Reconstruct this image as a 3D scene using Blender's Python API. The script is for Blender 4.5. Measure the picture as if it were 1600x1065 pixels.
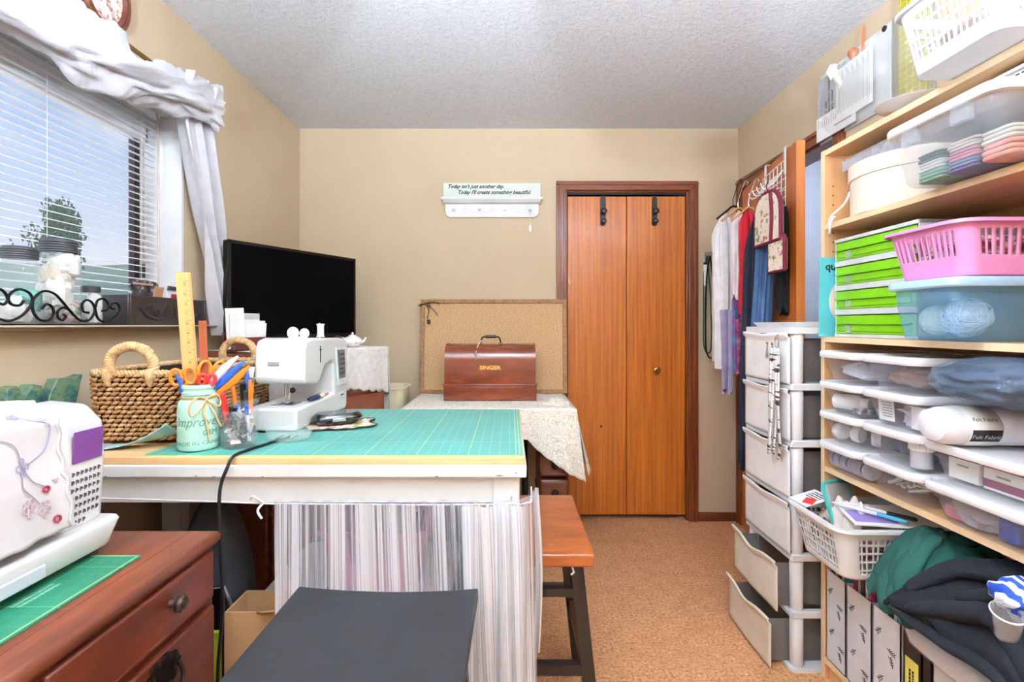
import bpy, bmesh, math, random
from mathutils import Vector, Matrix, noise
random.seed(7)
PI = math.pi
for o in list(bpy.data.objects): bpy.data.objects.remove(o, do_unlink=True)
SC = bpy.context.scene
COL = SC.collection

# ------------------------------------------------------------------ camera, sky, sun, exposure
F = 740.0; CZ = 1.22
cam_d = bpy.data.cameras.new('camera'); cam = bpy.data.objects.new('camera', cam_d); COL.objects.link(cam)
cam.location = (0, 0, CZ); cam.rotation_euler = (PI/2, 0, 0)
cam_d.sensor_fit = 'HORIZONTAL'; cam_d.sensor_width = 36.0; cam_d.lens = F/1600*36
cam_d.shift_x = 3/1600; cam_d.shift_y = -25.5/1600; cam_d.clip_start = 0.02
SC.camera = cam
vs = SC.view_settings
vs.view_transform = 'Standard'; vs.look = 'None'; vs.gamma = 1; vs.use_curve_mapping = False
vs.exposure = 0.28
SC.cycles.transparent_max_bounces = 24

W = bpy.data.worlds.new('sky'); SC.world = W; W.use_nodes = True
nt = W.node_tree; nt.nodes.clear()
_o = nt.nodes.new('ShaderNodeOutputWorld'); _b = nt.nodes.new('ShaderNodeBackground')
_t = nt.nodes.new('ShaderNodeTexCoord'); _s = nt.nodes.new('ShaderNodeSeparateXYZ'); _r = nt.nodes.new('ShaderNodeValToRGB')
nt.links.new(_t.outputs['Generated'], _s.inputs[0]); nt.links.new(_s.outputs['Z'], _r.inputs[0])
cr = _r.color_ramp
cr.elements[0].position = 0.0; cr.elements[0].color = (.92, .91, .95, 1)
cr.elements[1].position = 0.75; cr.elements[1].color = (.28, .48, .86, 1)
e = cr.elements.new(.10); e.color = (.74, .80, .93, 1)
e = cr.elements.new(.28); e.color = (.44, .60, .90, 1)
_n = nt.nodes.new('ShaderNodeTexNoise'); _n.inputs['Scale'].default_value = 4.5; _n.inputs['Detail'].default_value = 6
nt.links.new(_t.outputs['Generated'], _n.inputs['Vector'])
_r2 = nt.nodes.new('ShaderNodeValToRGB'); _r2.color_ramp.elements[0].position = .5; _r2.color_ramp.elements[1].position = .66
_r2.color_ramp.elements[1].color = (.75, .75, .75, 1)
nt.links.new(_n.outputs['Fac'], _r2.inputs[0])
_m = nt.nodes.new('ShaderNodeMixRGB'); _m.inputs[2].default_value = (.95, .95, .98, 1)
nt.links.new(_r2.outputs[0], _m.inputs[0]); nt.links.new(_r.outputs[0], _m.inputs[1])
nt.links.new(_m.outputs[0], _b.inputs[0]); _b.inputs[1].default_value = .86
nt.links.new(_b.outputs[0], _o.inputs[0])

sun_d = bpy.data.lights.new('sun', 'SUN'); sun = bpy.data.objects.new('sun', sun_d); COL.objects.link(sun)
sun_d.energy = 1.6; sun_d.angle = math.radians(42); sun_d.color = (1, .97, .93)
sun.location = (-6, -1, 5)
sun.rotation_euler = Vector((1.0, .42, -.42)).to_track_quat('-Z', 'Y').to_euler()

# ------------------------------------------------------------------ materials
def lin(c):
    return tuple(((v/255)/12.92 if v/255 <= .04045 else ((v/255+.055)/1.055)**2.4) for v in c)
MATS = {}
def newmat(name):
    m = bpy.data.materials.new(name); m.use_nodes = True
    return m, m.node_tree, m.node_tree.nodes['Principled BSDF']
def coords(nt, scale=(1,1,1), kind='Object', rot=(0,0,0)):
    t = nt.nodes.new('ShaderNodeTexCoord'); mp = nt.nodes.new('ShaderNodeMapping')
    mp.inputs['Scale'].default_value = scale; mp.inputs['Rotation'].default_value = rot
    nt.links.new(t.outputs[kind], mp.inputs[0]); return mp.outputs[0]
def ramp(nt, src, stops):
    r = nt.nodes.new('ShaderNodeValToRGB'); el = r.color_ramp.elements
    el[0].position = stops[0][0]; el[0].color = (*lin(stops[0][1]), 1)
    el[1].position = stops[-1][0]; el[1].color = (*lin(stops[-1][1]), 1)
    for p, c in stops[1:-1]:
        q = el.new(p); q.color = (*lin(c), 1)
    nt.links.new(src, r.inputs[0]); return r.outputs[0]
def nz(nt, vec, scale, detail=4, rough=.6):
    n = nt.nodes.new('ShaderNodeTexNoise'); n.inputs['Scale'].default_value = scale
    n.inputs['Detail'].default_value = detail; n.inputs['Roughness'].default_value = rough
    nt.links.new(vec, n.inputs['Vector']); return n.outputs['Fac']
def bump(nt, b, h, strength, dist=.01):
    n = nt.nodes.new('ShaderNodeBump'); n.inputs['Strength'].default_value = strength; n.inputs['Distance'].default_value = dist
    nt.links.new(h, n.inputs['Height']); nt.links.new(n.outputs[0], b.inputs['Normal'])
def sh(c, k): return tuple(max(0, min(255, v*k)) for v in c)
def M(name, rgb=(200,200,200), rough=.5, metal=0, var=.06, scale=12, bp=0, bscale=60, alpha=1, coat=0, sheen=0, emit=0, stretch=(1,1,1)):
    """plain procedural material: slight tone variation and fine relief"""
    if name in MATS: return MATS[name]
    m, nt, b = newmat(name)
    vec = coords(nt, stretch)
    f = nz(nt, vec, scale)
    nt.links.new(ramp(nt, f, [(.3, sh(rgb, 1-var)), (.7, sh(rgb, 1+var))]), b.inputs['Base Color'])
    b.inputs['Roughness'].default_value = rough; b.inputs['Metallic'].default_value = metal
    b.inputs['Alpha'].default_value = alpha; b.inputs['Coat Weight'].default_value = coat
    b.inputs['Sheen Weight'].default_value = sheen
    if emit:
        b.inputs['Emission Color'].default_value = (*lin(rgb), 1); b.inputs['Emission Strength'].default_value = emit
    if bp: bump(nt, b, nz(nt, vec, bscale, 3), bp)
    MATS[name] = m; return m
def wood(name, c1, c2, stretch=(14,14,1.0), scale=3, rough=.4, coat=.2, bp=.1, fleck=None, worn=None):
    if name in MATS: return MATS[name]
    m, nt, b = newmat(name)
    v = coords(nt, stretch)
    f = nz(nt, v, scale, 6, .62)
    base = ramp(nt, f, [(.3, c1), (.5, tuple((a+d)/2 for a, d in zip(c1, c2))), (.7, c2)])
    if fleck:
        vv = coords(nt, tuple(s*2.2 for s in stretch)); g = nz(nt, vv, scale*7, 3, .7)
        mx = nt.nodes.new('ShaderNodeMixRGB'); mx.inputs[2].default_value = (*lin(fleck), 1)
        rr_ = ramp(nt, g, [(.54, (0,0,0)), (.66, (150,150,150))])
        nt.links.new(rr_, mx.inputs[0]); nt.links.new(base, mx.inputs[1]); base = mx.outputs[0]
    if worn:
        g = nz(nt, coords(nt), 11, 8, .75)
        mx = nt.nodes.new('ShaderNodeMixRGB'); mx.inputs[2].default_value = (*lin(worn), 1)
        rr_ = ramp(nt, g, [(.62, (0,0,0)), (.70, (200,200,200))])
        nt.links.new(rr_, mx.inputs[0]); nt.links.new(base, mx.inputs[1]); base = mx.outputs[0]
    nt.links.new(base, b.inputs['Base Color'])
    b.inputs['Roughness'].default_value = rough; b.inputs['Coat Weight'].default_value = coat
    if bp: bump(nt, b, f, bp, .004)
    MATS[name] = m; return m
def pattern(name, stops, scale=20, rough=.7, detail=2, alpha=1, stretch=(1,1,1), bp=0, kind='noise', sheen=0):
    if name in MATS: return MATS[name]
    m, nt, b = newmat(name); v = coords(nt, stretch)
    if kind == 'voronoi':
        n = nt.nodes.new('ShaderNodeTexVoronoi'); n.inputs['Scale'].default_value = scale; nt.links.new(v, n.inputs['Vector'])
        s = nt.nodes.new('ShaderNodeSeparateColor'); nt.links.new(n.outputs['Color'], s.inputs[0]); f = s.outputs[0]; h = n.outputs['Distance']
    elif kind == 'wave':
        n = nt.nodes.new('ShaderNodeTexWave'); n.inputs['Scale'].default_value = scale; n.inputs['Distortion'].default_value = 1.5; nt.links.new(v, n.inputs['Vector']); f = h = n.outputs['Fac']
    else:
        f = h = nz(nt, v, scale, detail)
    nt.links.new(ramp(nt, f, stops), b.inputs['Base Color'])
    b.inputs['Roughness'].default_value = rough; b.inputs['Alpha'].default_value = alpha; b.inputs['Sheen Weight'].default_value = sheen
    if bp: bump(nt, b, h, bp)
    MATS[name] = m; return m

# ------------------------------------------------------------------ mesh building
def rr(w, d, r, n=4):
    """rounded rectangle outline, w along x, d along y, counter-clockwise"""
    pts = []
    for cx, cy, a0 in ((w/2-r, d/2-r, 0), (-w/2+r, d/2-r, PI/2), (-w/2+r, -d/2+r, PI), (w/2-r, -d/2+r, 1.5*PI)):
        for i in range(n+1):
            a = a0 + PI/2*i/n; pts.append((cx+r*math.cos(a), cy+r*math.sin(a)))
    return pts
def ell(rx, ry, n=24): return [(rx*math.cos(2*PI*i/n), ry*math.sin(2*PI*i/n)) for i in range(n)]
class MB:
    def __init__(s): s.v = []; s.f = []; s.m = []
    def add(s, vs, fs, mi=0):
        k = len(s.v); s.v += [tuple(p) for p in vs]; s.f += [tuple(i+k for i in f) for f in fs]; s.m += [mi]*len(fs); return s
    def box(s, x0, x1, y0, y1, z0, z1, mi=0):
        if x0 > x1: x0, x1 = x1, x0
        if y0 > y1: y0, y1 = y1, y0
        if z0 > z1: z0, z1 = z1, z0
        return s.add([(x0,y0,z0),(x1,y0,z0),(x1,y1,z0),(x0,y1,z0),(x0,y0,z1),(x1,y0,z1),(x1,y1,z1),(x0,y1,z1)],
              [(0,3,2,1),(4,5,6,7),(0,1,5,4),(1,2,6,5),(2,3,7,6),(3,0,4,7)], mi)
    def bar(s, a, b, w, h, mi=0, up=(0,0,1)):
        """square bar from a to b, w across, h along up"""
        a = Vector(a); b = Vector(b); d = (b-a).normalized(); u = Vector(up)
        x = d.cross(u)
        if x.length < 1e-4: x = d.cross(Vector((0,1,0)))
        x.normalize(); y = x.cross(d)
        p = [a+x*i*w/2+y*j*h/2 for i, j in ((-1,-1),(1,-1),(1,1),(-1,1))] + [b+x*i*w/2+y*j*h/2 for i, j in ((-1,-1),(1,-1),(1,1),(-1,1))]
        return s.add(p, [(0,1,2,3),(7,6,5,4),(0,4,5,1),(1,5,6,2),(2,6,7,3),(3,7,4,0)], mi)
    def loft(s, rings, bot=True, top=True, mi=0, closed=True):
        n = len(rings[0]); vs = [p for r in rings for p in r]; fs = []
        for i in range(len(rings)-1):
            for j in range(n if closed else n-1):
                a = i*n+j; b = i*n+(j+1) % n; fs.append((a, b, b+n, a+n))
        if bot: fs.append(tuple(range(n-1, -1, -1)))
        if top: fs.append(tuple((len(rings)-1)*n+i for i in range(n)))
        return s.add(vs, fs, mi)
    def rbox(s, w, d, r, z0, z1, c=(0,0), taper=1, n=4, e=0, mi=0):
        """box with rounded plan; taper scales the bottom; e rounds the top and bottom edge"""
        P = rr(w, d, r, n); R = []
        def ring(k, z, off=0): return [(c[0]+x*k*(1-2*off/w), c[1]+y*k*(1-2*off/d), z) for x, y in P]
        if e: R += [ring(taper, z0, e), ring(taper, z0+e*.3, e*.3), ring(taper+(1-taper)*.1, z0+e)]
        else: R += [ring(taper, z0)]
        if e: R += [ring(1, z1-e), ring(1, z1-e*.3, e*.3), ring(1, z1, e)]
        else: R += [ring(1, z1)]
        return s.loft(R, mi=mi)
    def lathe(s, prof, n=24, c=(0,0,0), bot=True, top=True, mi=0, axis='z'):
        R = []
        for r, z in prof:
            ring = []
            for i in range(n):
                a = 2*PI*i/n; x, y = r*math.cos(a), r*math.sin(a)
                p = (x, y, z) if axis == 'z' else ((z, x, y) if axis == 'x' else (y, z, x))
                ring.append((p[0]+c[0], p[1]+c[1], p[2]+c[2]))
            R.append(ring)
        return s.loft(R, bot, top, mi)
    def tube(s, pts, r, n=8, mi=0, closed=False):
        P = [Vector(p) for p in pts]; R = []; N = len(P); prev = None
        for i, p in enumerate(P):
            a = P[i-1] if (i > 0 or closed) else p; b = P[(i+1) % N] if (i < N-1 or closed) else p
            d = (b-a)
            if d.length < 1e-7: d = Vector((0,0,1))
            d.normalize()
            if prev is None:
                x = d.cross(Vector((0,0,1)))
                if x.length < 1e-3: x = d.cross(Vector((0,1,0)))
            else: x = prev - d*prev.dot(d)
            x.normalize(); prev = x; y = d.cross(x); q = r[i] if isinstance(r, (list, tuple)) else r
            R.append([p+x*q*math.cos(2*PI*k/n)+y*q*math.sin(2*PI*k/n) for k in range(n)])
        if closed: R.append(R[0])
        return s.loft(R, not closed, not closed, mi)
    def prism(s, poly, a0, a1, axis='z', mi=0):
        """outline extruded along an axis; outline is (y,z) for x, (x,z) for y, (x,y) for z"""
        def p(u, v, a): return {'x': (a,u,v), 'y': (u,a,v), 'z': (u,v,a)}[axis]
        n = len(poly); vs = [p(u, v, a0) for u, v in poly]+[p(u, v, a1) for u, v in poly]
        fs = [tuple(range(n)), tuple(range(2*n-1, n-1, -1))]+[(i, i+n, (i+1) % n+n, (i+1) % n) for i in range(n)]
        return s.add(vs, fs, mi)
    def ball(s, c, rx, ry, rz, nu=14, nv=9, mi=0):
        R = []
        for j in range(1, nv):
            t = PI*j/nv
            R.append([(c[0]+rx*math.sin(t)*math.cos(2*PI*i/nu), c[1]+ry*math.sin(t)*math.sin(2*PI*i/nu), c[2]-rz*math.cos(t)) for i in range(nu)])
        return s.loft(R, mi=mi)
    def build(s, name, mats, parent=None, loc=(0,0,0), rot=(0,0,0), bev=0, smooth=35, solid=0, sub=0, seg=2, kind=None):
        me = bpy.data.meshes.new(name); me.from_pydata(s.v, [], s.f)
        if not isinstance(mats, (list, tuple)): mats = [mats]
        for m in mats: me.materials.append(m)
        for p, mi in zip(me.polygons, s.m): p.material_index = mi
        bm = bmesh.new(); bm.from_mesh(me); bmesh.ops.recalc_face_normals(bm, faces=bm.faces); bm.to_mesh(me); bm.free()
        return place(name, me, parent, loc, rot, bev, smooth, solid, sub, seg, kind)
def place(name, me, parent=None, loc=(0,0,0), rot=(0,0,0), bev=0, smooth=35, solid=0, sub=0, seg=2, kind=None):
    me.update()
    if smooth:
        for p in me.polygons: p.use_smooth = True
        me.set_sharp_from_angle(angle=math.radians(smooth))
    o = bpy.data.objects.new(name, me); COL.objects.link(o); o.parent = parent; o.location = loc; o.rotation_euler = rot
    if solid:
        q = o.modifiers.new('thickness', 'SOLIDIFY'); q.thickness = solid; q.offset = 0
    if bev:
        q = o.modifiers.new('bevel', 'BEVEL'); q.width = bev; q.segments = seg; q.limit_method = 'ANGLE'; q.angle_limit = math.radians(40)
    if sub:
        q = o.modifiers.new('subdivision', 'SUBSURF'); q.levels = q.render_levels = sub
    if kind: o['kind'] = kind
    return o
def sheet(name, fn, nu, nv, mat, parent=None, loc=(0,0,0), rot=(0,0,0), solid=0, sub=0, smooth=180, skip=None, closed=False):
    """surface fn(u, v) for u, v in 0..1, with uv; skip(i, j) leaves a cell open"""
    vs = [fn(i/nu, j/nv) for j in range(nv+1) for i in range(nu+1)]
    fs = []; uv = []
    for j in range(nv):
        for i in range(nu):
            if skip and skip(i, j): continue
            a = j*(nu+1)+i; fs.append((a, a+1, a+nu+2, a+nu+1)); uv += [(i/nu, j/nv), ((i+1)/nu, j/nv), ((i+1)/nu, (j+1)/nv), (i/nu, (j+1)/nv)]
    me = bpy.data.meshes.new(name); me.from_pydata(vs, [], fs); l = me.uv_layers.new(name='UVMap')
    for k, c in enumerate(uv): l.data[k].uv = c
    me.materials.append(mat)
    if closed:
        bm = bmesh.new(); bm.from_mesh(me); bmesh.ops.remove_doubles(bm, verts=bm.verts, dist=1e-5); bm.to_mesh(me); bm.free()
    return place(name, me, parent, loc, rot, 0, smooth, solid, sub)
def text(body, size, mat, parent=None, loc=(0,0,0), rot=(0,0,0), shear=0, ext=.0004, name='lettering', align='CENTER', warp=None, sx=1, bold=0):
    c = bpy.data.curves.new(name, 'FONT'); c.body = body; c.size = size; c.align_x = align; c.align_y = 'CENTER'; c.shear = shear; c.extrude = ext
    c.offset = bold; c.resolution_u = 3
    t = bpy.data.objects.new(name, c); COL.objects.link(t)
    dg = bpy.context.evaluated_depsgraph_get(); me = bpy.data.meshes.new_from_object(t.evaluated_get(dg)); bpy.data.objects.remove(t)
    me.name = name; me.materials.clear(); me.materials.append(mat)
    for v in me.vertices:
        v.co.x *= sx
        if warp: v.co = warp(v.co)
    return place(name, me, parent, loc, rot, smooth=0)
def tag(o, label, cat, group=None, kind=None):
    o['label'] = label; o['category'] = cat
    if group: o['group'] = group
    if kind: o['kind'] = kind
    return o
def thing(name, label, cat, loc=(0,0,0), rz=0, group=None):
    o = bpy.data.objects.new(name, None); COL.objects.link(o); o.location = loc; o.rotation_euler = (0,0,rz); o.empty_display_size = .05
    return tag(o, label, cat, group)
def struct(o, label=None):
    o['kind'] = 'structure'
    if label: o['label'] = label
    return o
def smoothpath(pts, n=6):
    """Catmull-Rom through points"""
    P = [Vector(p) for p in pts]; out = []
    for i in range(len(P)-1):
        a = P[max(i-1, 0)]; b = P[i]; c = P[i+1]; d = P[min(i+2, len(P)-1)]
        for k in range(n):
            t = k/n
            out.append(.5*((2*b)+(-a+c)*t+(2*a-5*b+4*c-d)*t*t+(-a+3*b-3*c+d)*t**3))
    out.append(P[-1]); return out
def N3(x, y, z, s=1): return noise.noise(Vector((x*s, y*s, z*s)))

def marks(w, h, mat, parent, loc=(0,0,0), rot=(0,0,0), lines=1, name='fine_print', seed=0):
    """illegible small print: rows of short dashes"""
    rg = random.Random(seed); q = MB()
    for k in range(lines):
        y = h/2-(k+.5)*h/lines; x = -w/2
        while x < w/2:
            l = rg.uniform(.03, .12)*w; q.box(x, min(w/2, x+l), y-h/lines*.28, y+h/lines*.28, -.0002, .0004); x += l+.025*w
    return q.build(name, mat, parent, loc, rot, smooth=0)

WHITE = M('white plastic', (230,230,231), .35, var=.02)
WPAINT = M('white paint', (224,224,222), .4, var=.03, bp=.03)
BLACK = M('black plastic', (14,14,15), .35, var=.1)
BLACKM = M('black metal', (22,20,20), .45, .4, var=.1)
CHROME = M('steel', (190,190,195), .25, .9, var=.05)
BRASS = M('aged brass', (150,115,55), .35, .9, var=.15)
GLASS = M('clear glass', (225,238,240), .04, alpha=.16, var=.02)
INK = M('black ink', (20,20,22), .6, var=.05)
PAPER = M('white paper', (244,243,240), .7, var=.03)
def clear(name, rgb=(235,238,244), a=.28, rough=.18): return M(name, rgb, rough, alpha=a, var=.05)
CLEAR = clear('clear plastic')
# ------------------------------------------------------------------ the room
XL, XR, YB, YR, ZC = -1.31, 1.42, 2.95, -1.15, 2.44
T = .12
WALL = M('beige wall paint', (201,181,152), .75, var=.015, scale=3, bp=.05, bscale=220)
def carpet():
    m, nt, b = newmat('tan berber carpet'); v = coords(nt, (1, 1.0, 1))
    f = nz(nt, v, 95, 3, .7); g = nz(nt, v, 14, 4, .6)
    c1 = ramp(nt, f, [(.30, (128,80,46)), (.42, (206,146,100)), (.58, (226,168,120)), (.75, (244,200,156))])
    mx = nt.nodes.new('ShaderNodeMixRGB'); mx.blend_type = 'MULTIPLY'; mx.inputs[0].default_value = .8
    nt.links.new(c1, mx.inputs[1]); nt.links.new(ramp(nt, g, [(.3, (232,228,222)), (.7, (255,255,255))]), mx.inputs[2])
    v2 = coords(nt, (10, 60, 10)); h = nz(nt, v2, 2.2, 4, .7)
    m2 = nt.nodes.new('ShaderNodeMixRGB'); m2.blend_type = 'MULTIPLY'; m2.inputs[0].default_value = .6
    nt.links.new(mx.outputs[0], m2.inputs[1]); nt.links.new(ramp(nt, h, [(.33, (130,110,90)), (.44, (255,255,255))]), m2.inputs[2])
    nt.links.new(m2.outputs[0], b.inputs['Base Color']); b.inputs['Roughness'].default_value = .95; bump(nt, b, f, .7, .01); return m
def popcorn():
    m, nt, b = newmat('popcorn ceiling'); v = coords(nt)
    f = nz(nt, v, 58, 5, .75)
    nt.links.new(ramp(nt, f, [(.35, (236,239,242)), (.6, (252,252,252))]), b.inputs['Base Color'])
    b.inputs['Roughness'].default_value = .9; bump(nt, b, f, .85, .03); return m
struct(MB().box(XL-T, XR+T, YR-T, YB+.7, -.1, 0).build('floor', carpet(), smooth=0))
struct(MB().box(XL-T, XR+T, YR-T, YB+T, ZC, ZC+.1).build('ceiling', popcorn(), smooth=0))
# closet opening in the back wall, window opening on the left, door opening on the right
CX0, CX1, CZT = .343, 1.112, 2.055
b = MB(); b.box(XL-T, CX0, YB, YB+T, 0, ZC); b.box(CX1, XR+T, YB, YB+T, 0, ZC); b.box(CX0, CX1, YB, YB+T, CZT, ZC)
struct(b.build('wall_back', WALL, smooth=0))
WY0, WY1, WZ0, WZ1 = .45, 1.9, 1.2, 2.06
b = MB(); b.box(XL-T, XL, YR, WY0, 0, ZC); b.box(XL-T, XL, WY1, YB, 0, ZC); b.box(XL-T, XL, WY0, WY1, 0, WZ0); b.box(XL-T, XL, WY0, WY1, WZ1, ZC)
struct(b.build('wall_left', WALL, smooth=0))
DY0, DY1, DZ = 2.06, 2.88, 2.05
b = MB(); b.box(XR, XR+T, YR, DY0, 0, ZC); b.box(XR, XR+T, DY1, YB, 0, ZC); b.box(XR, XR+T, DY0, DY1, DZ, ZC)
struct(b.build('wall_right', WALL, smooth=0))
struct(MB().box(XL-T, XR+T, YR-T, YR, 0, ZC).build('wall_rear', WALL, smooth=0))
b = MB(); b.box(.2, 1.25, YB+.62, YB+.66, 0, ZC); b.box(.2, .24, YB+T, YB+.66, 0, ZC); b.box(1.21, 1.25, YB+T, YB+.66, 0, ZC); b.box(.2, 1.25, YB+T, YB+.66, 2.3, 2.34)
struct(b.build('wall_closet', WALL, smooth=0))
HALL = M('pale blue grey hall paint', (208,214,224), .7, var=.02)
b = MB(); b.box(2.35, 2.4, 1.2, 3.6, 0, ZC); b.box(XR+T, 2.4, 3.55, 3.6, 0, ZC); b.box(XR+T, 2.4, 1.15, 1.2, 0, ZC); b.box(XR+T, 2.4, 1.15, 3.6, ZC, ZC+.05); b.box(XR+T, 2.4, 1.15, 3.6, -.1, 0)
struct(b.build('wall_hall', HALL, smooth=0))
CASE = wood('dark walnut trim', (92,42,20), (142,74,38), (20,20,1.2), 3, .35, .3)
CASEH = wood('dark walnut trim across', (92,42,20), (142,74,38), (1.2,20,20), 3, .35, .3)
BASE = wood('dark walnut baseboard', (84,38,18), (122,58,28), (1,20,20), 3, .35, .3)
def moulding(name, segs):
    """door casing of stepped profile: list of (bar start, end, direction of the width)"""
    r = bpy.data.objects.new(name, None); COL.objects.link(r); struct(r)
    return r
# closet casing: two jambs and a head, each an outer band and an inner bead
tr = moulding('trim_1', 0)
cw = .055
for s, x0, x1 in ((1, CX0-cw, CX0+.004), (-1, CX1+cw, CX1-.004)):
    q = MB(); q.box(x0, x1, YB-.018, YB, 0, CZT+cw); q.box(x0+s*.012, x0+s*.026, YB-.025, YB-.01, 0, CZT+cw-.012); q.box(x1-s*.016, x1-s*.001, YB-.022, YB-.01, 0, CZT)
    q.box(x1-s*.004, x1+s*.01, YB, YB+T, 0, CZT); q.build('jamb_casing', CASE, tr, bev=.003)
q = MB(); q.box(CX0-cw, CX1+cw, YB-.0185, YB, CZT-.004, CZT+cw); q.box(CX0-cw, CX1+cw, YB-.0255, YB-.01, CZT+cw-.026, CZT+cw-.012); q.box(CX0, CX1, YB-.0225, YB-.01, CZT, CZT+.014)
q.box(CX0, CX1, YB, YB+T, CZT-.012, CZT-.003); q.build('head_casing', CASEH, tr, bev=.003)
# right door casing
tr = moulding('trim_2', 0); dw = .06
for s, y0, y1 in ((1, DY0-dw, DY0+.003), (-1, DY1+dw, DY1-.003)):
    q = MB(); q.box(XR-.018, XR, y0, y1, 0, DZ+dw); q.box(XR-.025, XR-.01, y0+s*.012, y0+s*.026, 0, DZ+dw-.012)
    q.box(XR, XR+T, y1-s*.003, y1+s*.012, 0, DZ); q.build('jamb_casing', CASE, tr, bev=.003)
q = MB(); q.box(XR-.0185, XR, DY0-dw+.001, DY1+dw-.001, DZ-.003, DZ+dw-.001); q.box(XR-.0255, XR-.01, DY0-dw, DY1+dw, DZ+dw-.026, DZ+dw-.012); q.box(XR, XR+T, DY0, DY1, DZ-.012, DZ-.002)
q.build('head_casing', CASEH, tr, bev=.003)
def basebd(name, x0, x1, y0, y1): struct(MB().box(x0, x1, y0, y1, 0, .052).build(name, BASE, bev=.004))
q = MB(); q.box(CX1+cw, XR-.018, YB-.014, YB, 0, .055); q.box(XL, CX0-cw, YB-.014, YB, 0, .055); struct(q.build('baseboard_back', BASE, bev=.004))
basebd('baseboard_left', XL, XL+.014, YR, YB-.02); basebd('baseboard_right', XR-.014, XR, YR, DY0-dw)
basebd('baseboard_rear', XL+.02, XR-.02, YR, YR+.014)
# bifold closet door
DOORW = wood('orange mahogany veneer', (156,78,22), (212,124,42), (22,22,.55), 2.6, .38, .25, .06, fleck=(232,156,70))
d1 = bpy.data.objects.new('door_1', None); COL.objects.link(d1); d1.location = (0, YB+.03, 0); struct(d1, 'orange mahogany bifold closet door of two flat leaves')
mid = (CX0+CX1)/2 + .002
for x0, x1 in ((CX0+.018, mid-.002), (mid+.002, CX1-.016)):
    q = MB(); q.box(-(x1-x0)/2, (x1-x0)/2, -.015, .015, .032, 2.022); q.build('door_leaf', DOORW, d1, loc=((x0+x1)/2, 0, 0), bev=.002)
q = MB(); q.lathe([(.008, -.045), (.011, -.04), (.02, -.037), (.023, -.032), (.02, -.026), (.009, -.022), (.009, -.015)], 20, axis='y'); q.build('door_knob', BRASS, d1, loc=(.915, 0, .937))
MB().lathe([(.0075, -.0165), (.0075, -.014)], 12, axis='y').build('knob_hole', INK, d1, loc=(.57, 0, .583))
q = MB(); q.box(CX0+.02, CX1-.02, -.02, .02, 2.032, 2.042); q.build('track', BLACKM, d1)
for px in (.40, 1.07): MB().lathe([(.004, 2.02), (.004, 2.034)], 8).build('pivot_pin', CHROME, d1, loc=(px, 0, 0))
# two black over-the-door hooks
def door_hook(x, lab):
    h = thing('door_hook', lab, 'hook', (x, YB+.015, 2.022), group=None)
    q = MB(); q.prism(rr(.034, .01, .002), -.0, .004); q.v.clear(); q.f.clear(); q.m.clear()
    P = [(a, b) for a, b in rr(.034, .185, .0165, 6)]
    q.prism([(a, b-.0925) for a, b in P], -.006, -.001, 'y'); q.box(-.013, .013, -.006, .036, 0, .004); q.build('strap', BLACK, h, bev=.001)
    MB().box(-.0105, .0105, -.0085, -.005, -.065, -.01).build('raised_panel', BLACK, h, bev=.001)
    for z, r in ((-.098, .019), (-.16, .016)):
        MB().lathe([(.001, -.05), (r*.7, -.048), (r, -.04), (r, -.034), (r*.55, -.026), (r*.5, -.005)], 18, c=(0, 0, z), axis='y').build('knob', BLACK, h)
door_hook(.581, 'black over-the-door hook on the left closet leaf'); door_hook(.903, 'black over-the-door hook on the right closet leaf, above the brass knob')
# right door, ajar into the room, hinge by the back wall
ang = math.atan2(.15, .80)
d2 = bpy.data.objects.new('door_2', None); COL.objects.link(d2); d2.location = (XR-.012, DY1-.004, 0); d2.rotation_euler = (0, 0, -ang); struct(d2, 'flat mahogany room door standing ajar')
DOOR2 = wood('mahogany door face', (170,84,28), (220,124,46), (24,24,.6), 2.6, .38, .25, .06)
EDGE = wood('pale orange door edge', (196,112,50), (222,142,74), (24,24,.6), 2.6, .4, .15, .05)
q = MB(); q.box(0, .034, -.806, 0, .012, 2.03); q.build('slab', DOOR2, d2, bev=.002)
q = MB(); q.box(-.001, .035, -.8075, -.806, .012, 2.03); q.build('edge_band', EDGE, d2)
q = MB(); q.lathe([(.026, -.004), (.026, 0), (.01, -.006)], 18, axis='x'); q.lathe([(.001, -.06), (.02, -.058), (.026, -.045), (.02, -.03), (.011, -.024), (.011, 0)], 18, axis='x'); q.build('door_knob', BRASS, d2, loc=(0, -.74, .95))
for z in (.25, 1.05, 1.8): MB().lathe([(.006, -.045), (.006, .045)], 10).build('hinge', BRASS, d2, loc=(-.004, .001, z))
# added unseen globe lamps: one brightens the room, a small one the hall
def added_globelamp(x, y, zc, r, e, lab):
    t = thing('added_globe_lamp', lab, 'lamp', (x, y, ZC))
    MB().lathe([(.06, 0), (.062, -.01), (.045, -.028), (.012, -.034)], 24).build('ceiling_rose', BRASS, t)
    MB().lathe([(.006, -.03), (.006, zc-ZC+r)], 10).build('rod', BRASS, t)
    g = M('lit opal glass', (226,238,255), .3, emit=e, var=0)
    MB().ball((0,0,zc-ZC), r, r, r*.92, 32, 18).build('glass_globe', g, t)
    MB().lathe([(.05, r*.9), (.045, r*1.02), (.02, r*1.06)], 20, c=(0,0,zc-ZC)).build('globe_cap', BRASS, t)
added_globelamp(-.05, .68, 2.06, .19, 30, 'added opal glass globe lamp hanging out of view to brighten the room')
added_globelamp(1.95, 2.6, 2.2, .12, 20, 'small opal glass globe lamp added unseen to light the hall beyond the right door')
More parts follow.
